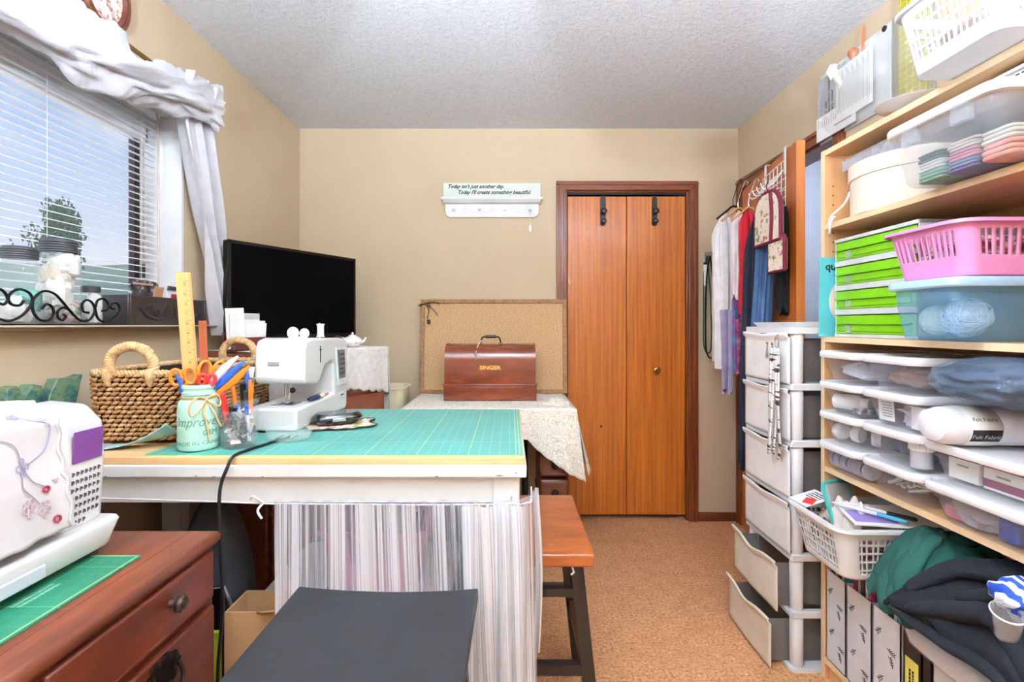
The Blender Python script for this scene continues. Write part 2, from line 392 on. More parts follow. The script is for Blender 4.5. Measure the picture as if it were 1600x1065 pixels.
# two uplighters added behind the camera to lift ceiling and room brightness
def uplighter(x, y, e, lab):
    t = thing('added_uplight', lab, 'lamp', (x, y, 0))
    MB().lathe([(.13, 0), (.13, .012), (.05, .024), (.014, .03)], 28).build('base', BRASS, t)
    MB().lathe([(.011, .025), (.011, 1.60)], 12).build('pole', BRASS, t)
    MB().lathe([(.02, 1.58), (.09, 1.61), (.14, 1.66), (.165, 1.753), (.16, 1.753), (.13, 1.66), (.02, 1.60)], 32).build('bowl', WPAINT, t)
    MB().ball((0, 0, 1.70), .07, .07, .07, 24, 14).build('bulb', M('lit added uplight bulb', (214,232,255), .3, emit=e, var=0), t)
uplighter(.78, -.22, 2150, 'brass uplighter added behind the camera by the bookcase end to brighten the ceiling')
uplighter(-.55, -.38, 1750, 'brass uplighter added behind the camera by the dresser end to brighten the ceiling')

# ------------------------------------------------------------------ window
VINYL = M('white vinyl', (240,241,242), .35, var=.02)
w = bpy.data.objects.new('window_1', None); COL.objects.link(w); w.location = (XL, (WY0+WY1)/2, WZ0); struct(w, 'white framed window with a dark screen edge')
hy = (WY1-WY0)/2; H = WZ1-WZ0
q = MB()
q.box(-T, .0, hy-.012, hy, 0, H); q.box(-T, .0, -hy, -hy+.012, 0, H); q.box(-T, 0, -hy, hy, H-.012, H)
q.build('reveal', VINYL, w)
q = MB(); q.box(-T, 0, -hy, hy, 0, .0125); q.box(.0005, .075, -hy-.03, hy+.16, .012, .018); q.box(-T, .0006, -hy, hy, .012, .018); q.build('window_sill', WALL, w, bev=.003)
q = MB(); q.box(-T, -.095, hy-.075, hy-.012, .018, H-.012); q.box(-T, -.095, -hy+.012, -hy+.06, .018, H-.012); q.box(-T, -.095, -hy+.05, hy-.06, H-.14, H-.012); q.box(-T, -.095, -hy+.05, hy-.06, .018, .06)
q.build('window_frame', VINYL, w, bev=.004)
q = MB(); q.box(-T, -.098, hy-.125, hy-.1, .05, H-.14); q.build('dark_screen_stile', M('dark bronze', (52,42,46), .5, .3), w)
q = MB(); q.box(-T, -.099, hy-.1, hy-.075, .05, H-.14); q.build('inner_stile', M('cream vinyl', (214,206,196), .4), w)
q = MB(); q.box(-.1, -.092, hy-.095, hy-.08, .2, .25); q.build('latch', BLACK, w)
q = MB(); q.box(-.1165, -.1135, -hy+.05, hy-.11, .05, H-.13); q.build('pane', M('window glass', (235,242,246), .02, alpha=.07, var=0), w)
# blind
BL = M('white blind slat', (244,245,246), .4, var=.01)
bl = thing('window_blind', 'white horizontal mini blind hanging open across the window', 'blind', (XL-.077, (WY0+WY1)/2-.01, WZ0+.018))
L = WY1-WY0-.07
MB().box(-.018, .018, -L/2, L/2, H-.06, H-.032).build('headrail', BL, bl, bev=.002)
def slat_mesh():
    R = []
    for y in (-L/2, L/2): R.append([(x, y, .0022-.0022*(x/.0125)**2+dz) for x in (-.0125, -.006, 0, .006, .0125) for dz in (0,)]+[(x, y, .0015-.0022*(x/.0125)**2) for x in (.0125, .006, 0, -.006, -.0125)])
    return MB().loft(R)
sl0 = slat_mesh().build('slat', BL, bl, rot=(0, .2, 0))
nsl = 31
for i in range(nsl):
    o = sl0 if i == 0 else sl0.copy()
    if i: COL.objects.link(o); o.parent = bl
    o.location = (0, 0, .052+i*.0243)
MB().box(-.013, .013, -L/2, L/2, .018, .032).build('bottom_rail', BL, bl, bev=.003)
for y in (-.42, .24, .60):
    MB().tube([(.0135, y, .02), (.0135, y, H-.04)], .0007, 6).build('ladder_cord', BL, bl)
MB().tube([(.024, L/2-.03, H-.045), (.03, L/2-.028, H-.07), (.03, L/2-.028, .12)], .0035, 8).build('tilt_wand', M('tan wand', (196,178,158), .3), bl)
# outdoors
LEAF = pattern('tree leaves', [(.3, (52,82,52)), (.6, (96,132,84)), (.8, (140,168,120))], 3, .8, 4)
LAWN = pattern('far grass', [(.3, (128,152,118)), (.7, (160,178,150))], .4, .9, 4)
t = thing('garden_tree', 'leafy green tree outside the window', 'tree', (-27, 28.4, -.6)); t.scale = (1.15, 1.15, 1.9)
MB().tube([(0,0,0), (.05,0,1.5), (0,.1,3)], [.2, .15, .08], 8).build('trunk', M('bark', (84,66,52), .9), t)
q = MB()
for k in range(46):
    a = random.uniform(0, 2*PI); h = random.uniform(-.9, 1.1); rr_ = random.uniform(.2, 1.25)*(1-abs(h)*.45)
    c = (rr_*math.cos(a), rr_*math.sin(a), 3.6+h*.8); s_ = random.uniform(.25, .5)
    for j in range(50):
        p = Vector(c)+Vector((random.gauss(0,1), random.gauss(0,1), random.gauss(0,1)))*s_*.5
        n1 = Vector((random.gauss(0,1), random.gauss(0,1), random.gauss(0,1))).normalized(); n2 = n1.orthogonal().normalized(); s2 = random.uniform(.05, .10)
        q.add([p-n1*s2*1.4, p+n2*s2*.6, p+n1*s2*1.4, p-n2*s2*.6], [(0,1,2,3)])
q.build('foliage', LEAF, t, smooth=0, kind='stuff')
o = sheet('hill', lambda u, v: (-60+70*u, 22+26*v, -1+8.4*v**.6+.9*N3(u*6, v*3, 2)), 40, 12, LAWN); struct(o, 'hazy green rise beyond the garden')
# ------------------------------------------------------------------ curtain, rod, oval picture
SHEER = M('white sheer fabric', (206,204,209), .8, alpha=.92, var=.04, scale=18, bp=.25, bscale=30, sheen=.3)
rod = thing('curtain_rod', 'thin brass curtain rod with ball finial above the window', 'rod', (XL+.085, 1.1, 2.115))
MB().tube([(0, -.95, 0), (0, .80, 0)], .008, 10).build('rod', BRASS, rod)
q = MB(); q.ball((0, .835, 0), .013, .013, .013); q.ball((0, .81, 0), .010, .006, .010); q.lathe([(.006, .845), (.009, .853), (.003, .862)], 12, axis='y'); q.build('finial', BRASS, rod)
for y in (-.8, .74): MB().box(-.085, .0, y-.005, y+.005, -.02, -.008).build('bracket', BRASS, rod)
cu = thing('scarf_curtain', 'white sheer scarf twisted along the rod with a long tail beside the window', 'curtain', (XL+.085, 1.1, 2.115))
def swag(u, v):
    y = -1.0 + 1.83*u
    dip = -.145*math.sin(PI*min(1, max(0, (1-u)*1.05)))**.7
    if u > .80: dip *= max(0, (1-u)/.2)
    tw = 6.0*u*PI*.9
    a = 2*PI*v + tw*.35
    r = .060 + .017*math.sin(3*a+tw) + .013*math.sin(5*a-tw*1.4) + .008*math.sin(9*a+tw*2) + .018*N3(u*9, math.cos(2*PI*v)*1.2, math.sin(2*PI*v)*1.2+3) + .014*N3(u*16+3, math.cos(2*PI*v)*3.2, math.sin(2*PI*v)*3.2) + .006*math.sin(13*a-tw*3)
    r *= 1 - .25*math.exp(-((u-.965)/.03)**2) + .12*math.sin(u*21)
    return (.01 + r*.8*math.cos(a)+.012, y+.012*math.sin(2*a), -.022+dip*.72 + r*1.15*math.sin(a))
sheet('swag', swag, 110, 40, SHEER, cu, closed=True)
def tail(u, v):
    z = .045 - .985*v
    wv = .115*(1-.25*v) + .03*math.sin(PI*v)
    y0 = .715 + .04*math.sin(v*3) + .235*v**1.3
    y = y0 + (u-.5)*wv*1.25 + .012*N3(u*3, v*4, 5)
    x = -.018 + .026*math.sin(u*4.6*PI+.8*math.sin(v*4)) + .012*math.sin(u*11*PI+v*5)*(1-v*.5) + .03*N3(u*2, v*3, 9)*v
    if v < .12: x = x + .05*(1-v/.12)
    return (x, y, z)
sheet('tail', tail, 44, 60, SHEER, cu)
PICT = pattern('faded floral print', [(.35, (238,228,214)), (.5, (226,206,196)), (.58, (176,112,110)), (.66, (120,132,96))], 55, .5, 3)
ov = thing('oval_picture', 'small oval floral picture in a brown wooden frame above the window', 'picture', (XL+.001, 1.52, 2.29))
fr = []
for k in range(40):
    a = 2*PI*k/40; c, s = math.cos(a), math.sin(a); ring = []
    for off, h in ((0, 0), (0, .014), (.008, .02), (.016, .017), (.022, .019), (.03, .009), (.03, 0)):
        ring.append((h, (.10-off)*c, (.128-off)*s))
    fr.append(ring)
q = MB(); q.loft(fr+[fr[0]], False, False); q.build('oval_frame', wood('brown picture frame', (92,42,26), (132,66,40), (8,8,8), 3, .3, .4), ov)
MB().prism([(.072*math.cos(2*PI*k/36), .1*math.sin(2*PI*k/36)) for k in range(36)], .002, .008, 'x').build('print', PICT, ov)
for a in (-2.3, -1.35): MB().box(.016, .024, -.004, .004, -.008, .008).build('bead', BRASS, ov, loc=(0, .093*math.cos(a), .118*math.sin(a)), rot=(a, 0, 0))

# ------------------------------------------------------------------ window sill: scroll tray, jars, carved box
SZ = WZ0+.018
IRON = M('black wrought iron', (20,18,18), .5, .5, var=.15)
tray = thing('scroll_tray', 'black wrought iron scroll tray along the window sill', 'tray', (XL-.005, 1.28, SZ))
q = MB(); q.box(-.055, .068, -.62, .26, .0006, .004); q.build('tray_base', IRON, tray)
def spiral(cy, cz, r0, r1, a0, a1, n=26):
    return [(0, cy+(r0+(r1-r0)*i/n)*math.cos(a0+(a1-a0)*i/n), cz+(r0+(r1-r0)*i/n)*math.sin(a0+(a1-a0)*i/n)) for i in range(n+1)]
def trace(L):
    """scroll drawn in the upright plane of the tray edge: photo-like shape at its real size"""
    X_ = -1.252; out = []
    for zx, zy in L:
        x = zx/3.55; y = 250+zy/3.55; Y = X_*740/(x-797); out.append((X_-(XL-.005), Y-1.28, max(.003, CZ-(y-507)*Y/740-SZ)))
    return smoothpath(out, 6)
SCR_ = [[(-60,860),(0,882),(60,890),(130,855),(178,790),(165,740),(110,716),(62,735),(45,770),(65,800),(108,805),(132,780)],
 [(180,800),(188,765),(240,727),(300,740),(350,790),(400,850),(450,890),(500,882),(526,832),(510,790),(480,776),(455,798),(462,838),(492,846)],
 [(178,780),(184,840),(220,885),(270,886),(298,850),(285,810),(255,800),(232,825)],
 [(410,862),(385,832),(350,818),(320,838),(322,872),(345,888),(365,868),(352,856)],
 [(524,800),(540,872),(580,896),(630,872),(662,832),(650,795),(622,795),(612,818),(634,826)],
 [(530,815),(540,780),(572,768),(598,795),(592,830),(566,836)],
 [(-40,720),(0,715),(30,740),(42,775),(20,800),(-10,790)]]
for L in SCR_: MB().tube(trace(L), .0034, 8).build('scroll', IRON, tray)
JLID = M('dark grey ribbed lid', (70,72,74), .5, .3, var=.08)
def jar(name, lab, x, y, r, h, fill):
    t = thing(name, lab, 'jar', (x, y, SZ+.0046))
    MB().lathe([(r*.92, 0), (r, .008), (r, h*.66), (r*.96, h*.74), (r*.74, h*.83), (r*.72, h*.86)], 28, top=False).build('glass_body', GLASS, t)
    pr = [(r*.80, h*.84)]
    for k in range(5): pr += [(r*.83, h*.845+k*h*.028), (r*.80, h*.86+k*h*.028)]
    pr += [(r*.78, h*.985), (r*.70, h)]
    MB().lathe(pr, 28).build('lid', JLID, t)
    MB().lathe([(r*.72, h*.80), (r*.745, h*.80), (r*.745, h*.83), (r*.72, h*.83)], 28, bot=False, top=False).build('neck_ring', GLASS, t)
    for k, (m, z0, z1) in enumerate(fill):
        rings = []; sx_ = .25*r*math.sin(k*2.4+1); sy_ = .25*r*math.cos(k*2.4)
        for i in range(1, 12):
            th = PI*i/12; ring = []
            for j in range(20):
                a = 2*PI*j/20; q_ = 1+.35*N3(math.sin(th)*math.cos(a)*2+k*7, math.sin(th)*math.sin(a)*2, math.cos(th)*2)+.15*N3(math.cos(a)*5, math.sin(a)*5, th*4+k)
                x_ = r*.74*math.sin(th)**.7*math.cos(a)*q_+sx_; y_ = r*.74*math.sin(th)**.7*math.sin(a)*q_+sy_; l_ = math.hypot(x_, y_)
                if l_ > r*.95: x_ *= r*.95/l_; y_ *= r*.95/l_
                ring.append((x_, y_, max(.004, h*((z0+z1)/2)-h*(z1-z0)*.68*math.cos(th)*q_)))
            rings.append(ring)
        MB().loft(rings).build('filling', m, t)
YW = M('white yarn', (240,236,228), .9, var=.08, bp=.5, bscale=50); YT = M('teal yarn scraps', (92,150,140), .9, var=.3, scale=30)
YG = pattern('mixed thread scraps', [(.3, (70,110,86)), (.45, (206,190,176)), (.6, (150,96,116)), (.75, (200,196,190))], 30, .9)
jar('storage_jar', 'tallest glass jar with dark lid on the sill, holding white yarn', XL+.0, 1.375, .051, .245, [(YG, .02, .25), (YW, .22, .5), (M('cream yarn', (222,210,190), .9, bp=.5), .42, .66), (YW, .6, .8)])
jar('storage_jar', 'glass jar with dark lid at the left end of the sill, half full', XL+.0, 1.265, .046, .205, [(YT, .2, .42), (YW, .03, .3)])
jar('storage_jar', 'smallest glass jar with dark lid between the tall jar and the carved box', XL-.005, 1.485, .03, .118, [(YW, .05, .7)])
DARKW = wood('near-black stained wood', (34,28,28), (54,46,46), (2,14,14), 3, .4, .3)
cb = thing('carved_box', 'dark carved wooden box on the window sill beside the jars', 'box', (XL-.005, 1.757, SZ+.0006))
q = MB(); q.box(-.055, .06, -.2, -.19, 0, .1); q.box(-.055, .06, .19, .2, 0, .1); q.box(-.055, -.045, -.19, .19, 0, .1); q.box(.05, .06, -.19, .19, 0, .1); q.box(-.045, .05, -.19, .19, 0, .008)
q.build('box_body', DARKW, cb, bev=.002)
for sg in (-1, 1):
    for (cy, cz, r0, r1, a0, a1) in ((.03, .055, .004, .022, 0, 3.6*PI), (.075, .045, .004, .018, PI, 4.2*PI), (.11, .06, .003, .012, 0, 3*PI)):
        pts = [(.061, sg*(p[1]), p[2]) for p in spiral(cy, cz, r0, r1, a0, a1, 30)]
        MB().tube(pts, .0032, 6).build('carving', DARKW, cb)
    MB().tube(smoothpath([(.061, sg*.02, .03), (.061, sg*.07, .02), (.061, sg*.12, .032), (.061, sg*.155, .062)], 6), [.002+.004*math.sin(PI*i/18) for i in range(19)], 6).build('carving', DARKW, cb)
def packet(name, lab, loc, rot, w, h, t, m, parts=()):
    o = thing(name, lab, 'packet', loc); o.rotation_euler = rot
    def f(u, v): return (0, 0, 0)
    R = []
    for i in range(7):
        f_ = i/6; k = t*(.25+.75*math.sin(PI*min(.92, max(.08, f_))))
        R.append([(k*.5*y2+.003*N3(x2*3, i, 4), x2*w/2, h*f_) for x2, y2 in ((-1, 0), (-.6, 1), (0, 1.1), (.6, 1), (1, 0), (.6, -1), (0, -1), (-.6, -1))])
    MB().loft(R).build('wrapper', m, o, sub=1)
    for nm, mm, a in parts: MB().box(*a).build(nm, mm, o, bev=.001)
    return o
DKF = pattern('dark crinkled film', [(.35, (30,30,32)), (.55, (78,78,82)), (.68, (200,200,204))], 40, .25, 4, bp=.4)
packet('fabric_packet', 'dark shiny packet with a tan label standing in the carved box', (XL-.02, 1.69, SZ+.011), (0, .2, 0), .15, .155, .03, DKF, [('tan_label', M('tan card', (196,146,106), .7), (.014, .018, .028, .072, .06, .135)), ('band', M('dusty pink strip', (196,150,140), .7), (.012, .015, -.07, .02, .135, .142))])
packet('sewing_packet', 'white card packet with red print in the carved box, behind the ruler', (XL-.01, 1.845, SZ+.011), (0, .1, 0), .1, .14, .02, PAPER, [('red_print', M('red ink', (190,40,60), .6), (.010, .012, -.03, .02, .06, .11)), ('dark_top', JLID, (.004, .013, -.045, .045, .125, .14))])

# ------------------------------------------------------------------ work table
TZ = .849; TT = .880; BT = .898; MT = .901
TX0, TX1, TY0, TY1 = -1.285, .040, 1.145, 1.80
DIST = wood('white distressed paint', (222,222,221), (232,232,231), (3,3,3), 3, .45, .1, .03, worn=None)
PLY = wood('pale maple board edge', (214,168,116), (232,192,142), (1.5,20,20), 3, .5, .1)
tb = thing('work_table', 'white painted work table with a pale wooden board on top', 'table', ((TX0+TX1)/2, (TY0+TY1)/2, 0))
hx = (TX1-TX0)/2; hy_ = (TY1-TY0)/2
MB().box(-hx, hx, -hy_, hy_, TZ, TT).build('tabletop', DIST, tb, bev=.004)
MB().box(-hx+.003, hx-.004, -hy_+.004, hy_-.003, TT, BT).build('cutting_board', PLY, tb, bev=.002)
MB().box(-hx+.05, hx-.05, -hy_+.02, -hy_+.042, .782, TZ).build('front_apron', DIST, tb, bev=.002)
MB().box(-hx+.05, hx-.05, hy_-.042, hy_-.02, .782, TZ).build('rear_apron', DIST, tb, bev=.002)
for s in (-1, 1): MB().box(s*(hx-.02), s*(hx-.042), -hy_+.05, hy_-.05, .782, TZ).build('side_apron', DIST, tb, bev=.002)
for sx in (-1, 1):
    for sy in (-1, 1):
        q = MB(); a = .068
        q.rbox(a, a, .006, 0, TZ, (sx*(hx-.05), sy*(hy_-.05)), .8); q.build('leg', DIST, tb)
MB().tube([(hx-.036, -hy_+.012, .80), (hx-.036, -hy_-.008, .80), (hx-.036, -hy_-.012, .812)], .003, 6).build('cup_hook', WPAINT, tb)
CHIP = M('bare grey chip', (96,90,84), .8)
for k, (x_, l_, z_) in enumerate(((.585, .022, TZ+.006), (.44, .01, TZ+.004), (.02, .008, TZ+.003), (-.10, .012, TZ+.003), (-.14, .006, TZ+.005), (-.36, .009, TZ+.004), (.635, .006, TZ+.012))):
    MB().prism([(x_, z_), (x_+l_*.6, z_-.0012), (x_+l_, z_+.0004), (x_+l_*.5, z_+.0016)], -hy_-.0006, -hy_+.001, 'y').build('paint_chip', CHIP, tb, smooth=0)
# cutting mat with a one inch grid
def matgrid(name, base, line, yel, X0, Y0, wx, wy):
    m, nt, b = newmat(name); v = coords(nt)
    s = nt.nodes.new('ShaderNodeSeparateXYZ'); nt.links.new(v, s.inputs[0])
    def mth(op, a, b_=None):
        n = nt.nodes.new('ShaderNodeMath'); n.operation = op
        for i, q in enumerate((a, b_)):
            if q is None: continue
            if isinstance(q, (int, float)): n.inputs[i].default_value = q
            else: nt.links.new(q, n.inputs[i])
        return n.outputs[0]
    def lines(c, pitch, wd, off=0):
        f = mth('FRACT', mth('ADD', mth('DIVIDE', c, pitch), 1000.5+off))
        return mth('LESS_THAN', mth('ABSOLUTE', mth('SUBTRACT', f, .5)), wd/pitch/2)
    gx = lines(s.outputs[0], .0254, .0011); gy = lines(s.outputs[1], .0254, .0009)
    hx_ = lines(s.outputs[0], .127, .0016); hy2 = lines(s.outputs[1], .127, .0014)
    g = mth('MAXIMUM', gx, gy); h = mth('MAXIMUM', hx_, hy2)
    n1 = nt.nodes.new('ShaderNodeMixRGB'); n1.inputs[2].default_value = (*lin(line), 1)
    f = nz(nt, v, 6, 4); nt.links.new(ramp(nt, f, [(.3, sh(base, .95)), (.7, sh(base, 1.05))]), n1.inputs[1]); nt.links.new(mth('MULTIPLY', g, .75), n1.inputs[0])
    n2 = nt.nodes.new('ShaderNodeMixRGB'); n2.inputs[2].default_value = (*lin(yel), 1); nt.links.new(n1.outputs[0], n2.inputs[1]); nt.links.new(h, n2.inputs[0])
    nt.links.new(n2.outputs[0], b.inputs['Base Color']); b.inputs['Roughness'].default_value = .45; return m
TEAL = matgrid('teal gridded mat', (80,152,142), (142,198,190), (194,206,116), 0, 0, 1, 1)
cm = thing('cutting_mat', 'teal gridded cutting mat covering the work table', 'mat', (TX1-.016, TY0+.013, BT))
MB().rbox(.93, .634, .012, 0, .003, (-.465+.008, .317)).build('mat_sheet', TEAL, cm)
YEL = M('mat border yellow', (206,216,130), .5)
q = MB(); q.box(-.010, -.0085, .005, .629, .003, .0033); q.box(-.92, -.003, .627, .6285, .003, .0033); q.build('border_line', YEL, cm, smooth=0)

# ------------------------------------------------------------------ curtain round the table, with string
def striped():
    m, nt, b = newmat('sheer striped voile'); t = nt.nodes.new('ShaderNodeTexCoord'); mp = nt.nodes.new('ShaderNodeMapping')
    mp.inputs['Scale'].default_value = (7, .03, 1); nt.links.new(t.outputs['UV'], mp.inputs[0])
    n = nz(nt, mp.outputs[0], 1.0, 6, .7)
    nt.links.new(ramp(nt, n, [(.36, (196,202,216)), (.44, (250,250,253)), (.5, (206,213,228)), (.56, (250,250,252)), (.64, (190,198,218))]), b.inputs['Base Color'])
    al = nt.nodes.new('ShaderNodeValToRGB'); e = al.color_ramp.elements
    e[0].position = .40; e[0].color = (.18,)*3+(1,); e[1].position = .62; e[1].color = (.24,)*3+(1,)
    k = e.new(.46); k.color = (.85,)*3+(1,); k = e.new(.5); k.color = (.2,)*3+(1,); k = e.new(.55); k.color = (.82,)*3+(1,)
    nt.links.new(n, al.inputs[0]); nt.links.new(al.outputs[0], b.inputs['Alpha']); b.inputs['Roughness'].default_value = .8; return m
VOILE = striped()
tc = thing('table_curtain', 'sheer white and grey striped curtain strung round the front corner of the table', 'curtain', (-.27, TY0+.01, 0))
def skirt(u, v):
    x = -.295 + .622*u; z = .79 - .74*v
    f = .005*math.sin(u*40+.8*math.sin(v*2.6)) + .003*math.sin(u*77+v*2)
    fl = .35+.65*min(1, v*2)
    x += .025*v*math.sin(u*2.6) + .01*N3(u*4, v*2, 3)*v
    k = max(0, (u-.95)/.05)
    return (x + k*.004*v, -.020 - .02*v*(.6+.4*math.sin(u*9)) + f*fl*1.1 + .045*k, z + .0015*math.sin(u*60)*(v < .02))
sheet('front_panel', skirt, 150, 36, VOILE, tc)
def bunch(u, v):
    p = skirt(.72+.27*u, v); return (p[0]+.006*math.sin(u*17+v*2), p[1]-.008-.009*abs(math.sin(u*13+v*1.4))-.012*v, p[2])
sheet('bunched_panel', bunch, 60, 30, VOILE, tc)
def side(u, v):
    y = .042 + .058*u; z = .79 - .40*v
    return (.336 + .008*math.sin(v*PI)+.006*math.sin(u*9+v) + .003*math.sin(u*23), y, z)
sheet('side_panel', side, 60, 24, VOILE, tc)
MB().tube([(-.90, .004, .80), (-.5, -.004, .792), (-.3, -.012, .788), (.05, -.014, .786), (.30, -.014, .788), (.322, .0, .788), (.326, .1, .79)], .0022, 6).build('string', WPAINT, tc)
q = MB(); q.tube(smoothpath([(-.325, -.012, .79), (-.335, -.02, .775), (-.325, -.02, .755)]), .003, 6); q.tube(smoothpath([(-.325, -.012, .79), (-.345, -.02, .808), (-.355, -.015, .80)]), .003, 6); q.build('string_knot', WPAINT, tc)
q = MB(); P = []
for k in range(60): u = k/59; p = skirt(u, 0); P.append((p[0], p[1], p[2]+.004+.002*math.sin(k*1.7)))
q.tube(P, .004, 8); q.build('gathered_heading', VOILE, tc)

# ------------------------------------------------------------------ pierced basket builder
def basket(name, lab, cat, loc, rz, w, d, h, taper, m, holes, rim=.012, group=None, cell=(60, 24), rimh=.008, thick=.0022, radius=.03):
    """open plastic basket; w along x, d along y; holes(s, t, side) True where the wall is open"""
    t = thing(name, lab, cat, loc, rz, group); NU, NV = cell[0]*4, cell[1]
    per = 2*(w+d)
    def outline(s, k):
        s = (s % 1)*per; r = radius; ww, dd = w*k, d*k
        # four sides starting at -x/-y corner, going +x
        if s < w: p = (-ww/2+ww*s/w, -dd/2); side = 0; q = s/w
        elif s < w+d: q = (s-w)/d; p = (ww/2, -dd/2+dd*q); side = 1
        elif s < 2*w+d: q = (s-w-d)/w; p = (ww/2-ww*q, dd/2); side = 2
        else: q = (s-2*w-d)/d; p = (-ww/2, dd/2-dd*q); side = 3
        # round the corner by pulling towards an inset circle
        cx = max(-ww/2+r, min(ww/2-r, p[0])); cy = max(-dd/2+r, min(dd/2-r, p[1])); v = Vector((p[0]-cx, p[1]-cy))
        if v.length > r and abs(p[0]) > ww/2-r-1e-6 and abs(p[1]) > dd/2-r-1e-6: v = v.normalized()*r
        return (cx+v.x, cy+v.y), side, q
    def f(u, v):
        p, _, _ = outline(u, taper+(1-taper)*v); return (p[0], p[1], h*v)
    def skip(i, j):
        _, sd, q = outline((i+.5)/NU, 1); return holes(sd, q, (j+.5)/NV)
    sheet('wall', f, NU, NV, m, t, solid=thick, skip=skip, smooth=40, closed=True)
    MB().rbox(w*taper, d*taper, radius, 0, .003).build('base', m, t)
    q = MB(); P = [f(i/120, 1) for i in range(120)]
    R = []
    for x, y, z in P:
        n = Vector((x, y, 0)); cx = max(-w/2+radius, min(w/2-radius, x)); cy = max(-d/2+radius, min(d/2-radius, y)); n = Vector((x-cx, y-cy, 0))
        if n.length < 1e-6: n = Vector((x, y, 0))
        n.normalize(); R.append([(x+n.x*a, y+n.y*a, z+b_) for a, b_ in ((-.002, 0), (rim, 0), (rim+.001, -rimh), (rim-.002, -rimh), (rim-.003, -.003), (-.002, -.003))])
    q.loft(R+[R[0]], False, False); q.build('rim', m, t, smooth=50)
    return t
# ------------------------------------------------------------------ woven basket on the table
SEA = pattern('woven seagrass', [(.3, (112,74,42)), (.5, (172,126,80)), (.7, (206,166,116))], 60, .8, 3, bp=.3)
SEAD = M('seagrass core', (44,28,16), .95); SEAL = pattern('pale seagrass rope', [(.3, (168,126,80)), (.6, (214,178,130))], 50, .8, 3, bp=.3)
wb = thing('seagrass_basket', 'long woven seagrass basket with two rope handles by the window wall', 'basket', (-1.012, 1.515, MT+.004))
BW, BD, BH = .265, .50, .185
PER = rr(BW, BD, .06, 6)
def perim(pts, n):
    L = []; tot = 0
    for i in range(len(pts)):
        a = Vector(pts[i]); b_ = Vector(pts[(i+1) % len(pts)]); L.append((tot, a, b_)); tot += (b_-a).length
    out = []
    for k in range(n):
        s = tot*k/n
        for st, a, b_ in reversed(L):
            if s >= st-1e-9:
                d = (b_-a); l = d.length
                if l < 1e-9: continue
                out.append((a+d*((s-st)/l), d.normalized())); break
    return out
q = MB(); q.loft([[(x*.88*.96, y*.93*.97, .004) for x, y in PER], [(x*.955, y*.975, BH*.5) for x, y in PER], [(x*.955, y*.975, BH-.008) for x, y in PER]], True, False); q.build('core', SEAD, wb)
rows = 15; ns = 70; q = MB()
lv = [(-1, 0, 0), (0, 1, .0), (1, 0, 0), (0, -1, 0), (0, 0, 1), (-.55, .62, .6), (.55, .62, .6), (.55, -.62, .6), (-.55, -.62, .6)]
lf = [(4,5,8), (4,6,5), (4,7,6), (4,8,7), (0,5,1), (5,6,1), (1,6,2), (2,6,7), (2,7,3), (3,7,8), (3,8,0), (0,8,5)]
for r in range(rows):
    z = .008+(BH-.014)*r/(rows-1); k = (.90+.1*min(1, (z/BH)*1.5), .94+.06*min(1, (z/BH)*1.5))
    P = perim([(x*k[0], y*k[1]) for x, y in PER], ns); off = .5*(r % 2)
    for i, (p, t) in enumerate(P):
        t3 = Vector((t.x, t.y, 0)); n3 = Vector((t.y, -t.x, 0)); u3 = Vector((0,0,1)); c = Vector((p.x, p.y, z))+t3*off*.016
        sl = .34; a = (t3*math.cos(sl)+u3*math.sin(sl)); bb = (u3*math.cos(sl)-t3*math.sin(sl)); jw = random.uniform(.9, 1.15)
        q.add([c+a*x*.0128*jw+bb*y*.0058+n3*zz*.0095*jw for x, y, zz in lv], lf)
q.build('weave', SEA, wb, smooth=180, kind='stuff')
def rope(name, path, r, m, parent, n=150, strands=3, turns=22, loc=(0,0,0), closed=False):
    P = path; q = MB(); K = len(P)
    for s_ in range(strands):
        pts = []; prev = None
        for i, p in enumerate(P):
            a = P[max(0, i-1)]; b_ = P[min(K-1, i+1)]
            if closed: a = P[i-1]; b_ = P[(i+1) % K]
            d = (Vector(b_)-Vector(a)).normalized(); x = d.cross(Vector((.1,.2,1)))
            if prev is not None:
                x = prev-d*prev.dot(d)
            x.normalize(); prev = x; y = d.cross(x); an = 2*PI*(turns*i/K+s_/strands)
            pts.append(Vector(p)+(x*math.cos(an)+y*math.sin(an))*r*.62)
        q.tube(pts, r*.5, 7, closed=closed)
    return q.build(name, m, parent, loc=loc, smooth=60)
rim = [(p.x, p.y, BH) for p, t in perim(PER, 200)]
rope('rim', rim, .0095, SEAL, wb, turns=48, closed=True)
for sy in (-1, 1):
    pts = smoothpath([(-.054, sy*BD/2, BH-.012), (-.060, sy*BD/2, BH+.025), (-.042, sy*BD/2, BH+.058), (0, sy*BD/2, BH+.072), (.042, sy*BD/2, BH+.058), (.060, sy*BD/2, BH+.025), (.054, sy*BD/2, BH-.012)], 20)
    rope('handle', pts, .0125, SEAL, wb, turns=11)
    for sx in (-1, 1):
        MB().tube(smoothpath([(sx*.056, sy*(BD/2+.008), BH+.012), (sx*.057, sy*(BD/2+.012), BH-.01), (sx*.054, sy*(BD/2+.006), BH-.034)]), [.008, .011, .012, .012, .011, .01, .01, .009, .008, .007, .006, .005, .004][:13], 8).build('handle_binding', SEAL, wb)
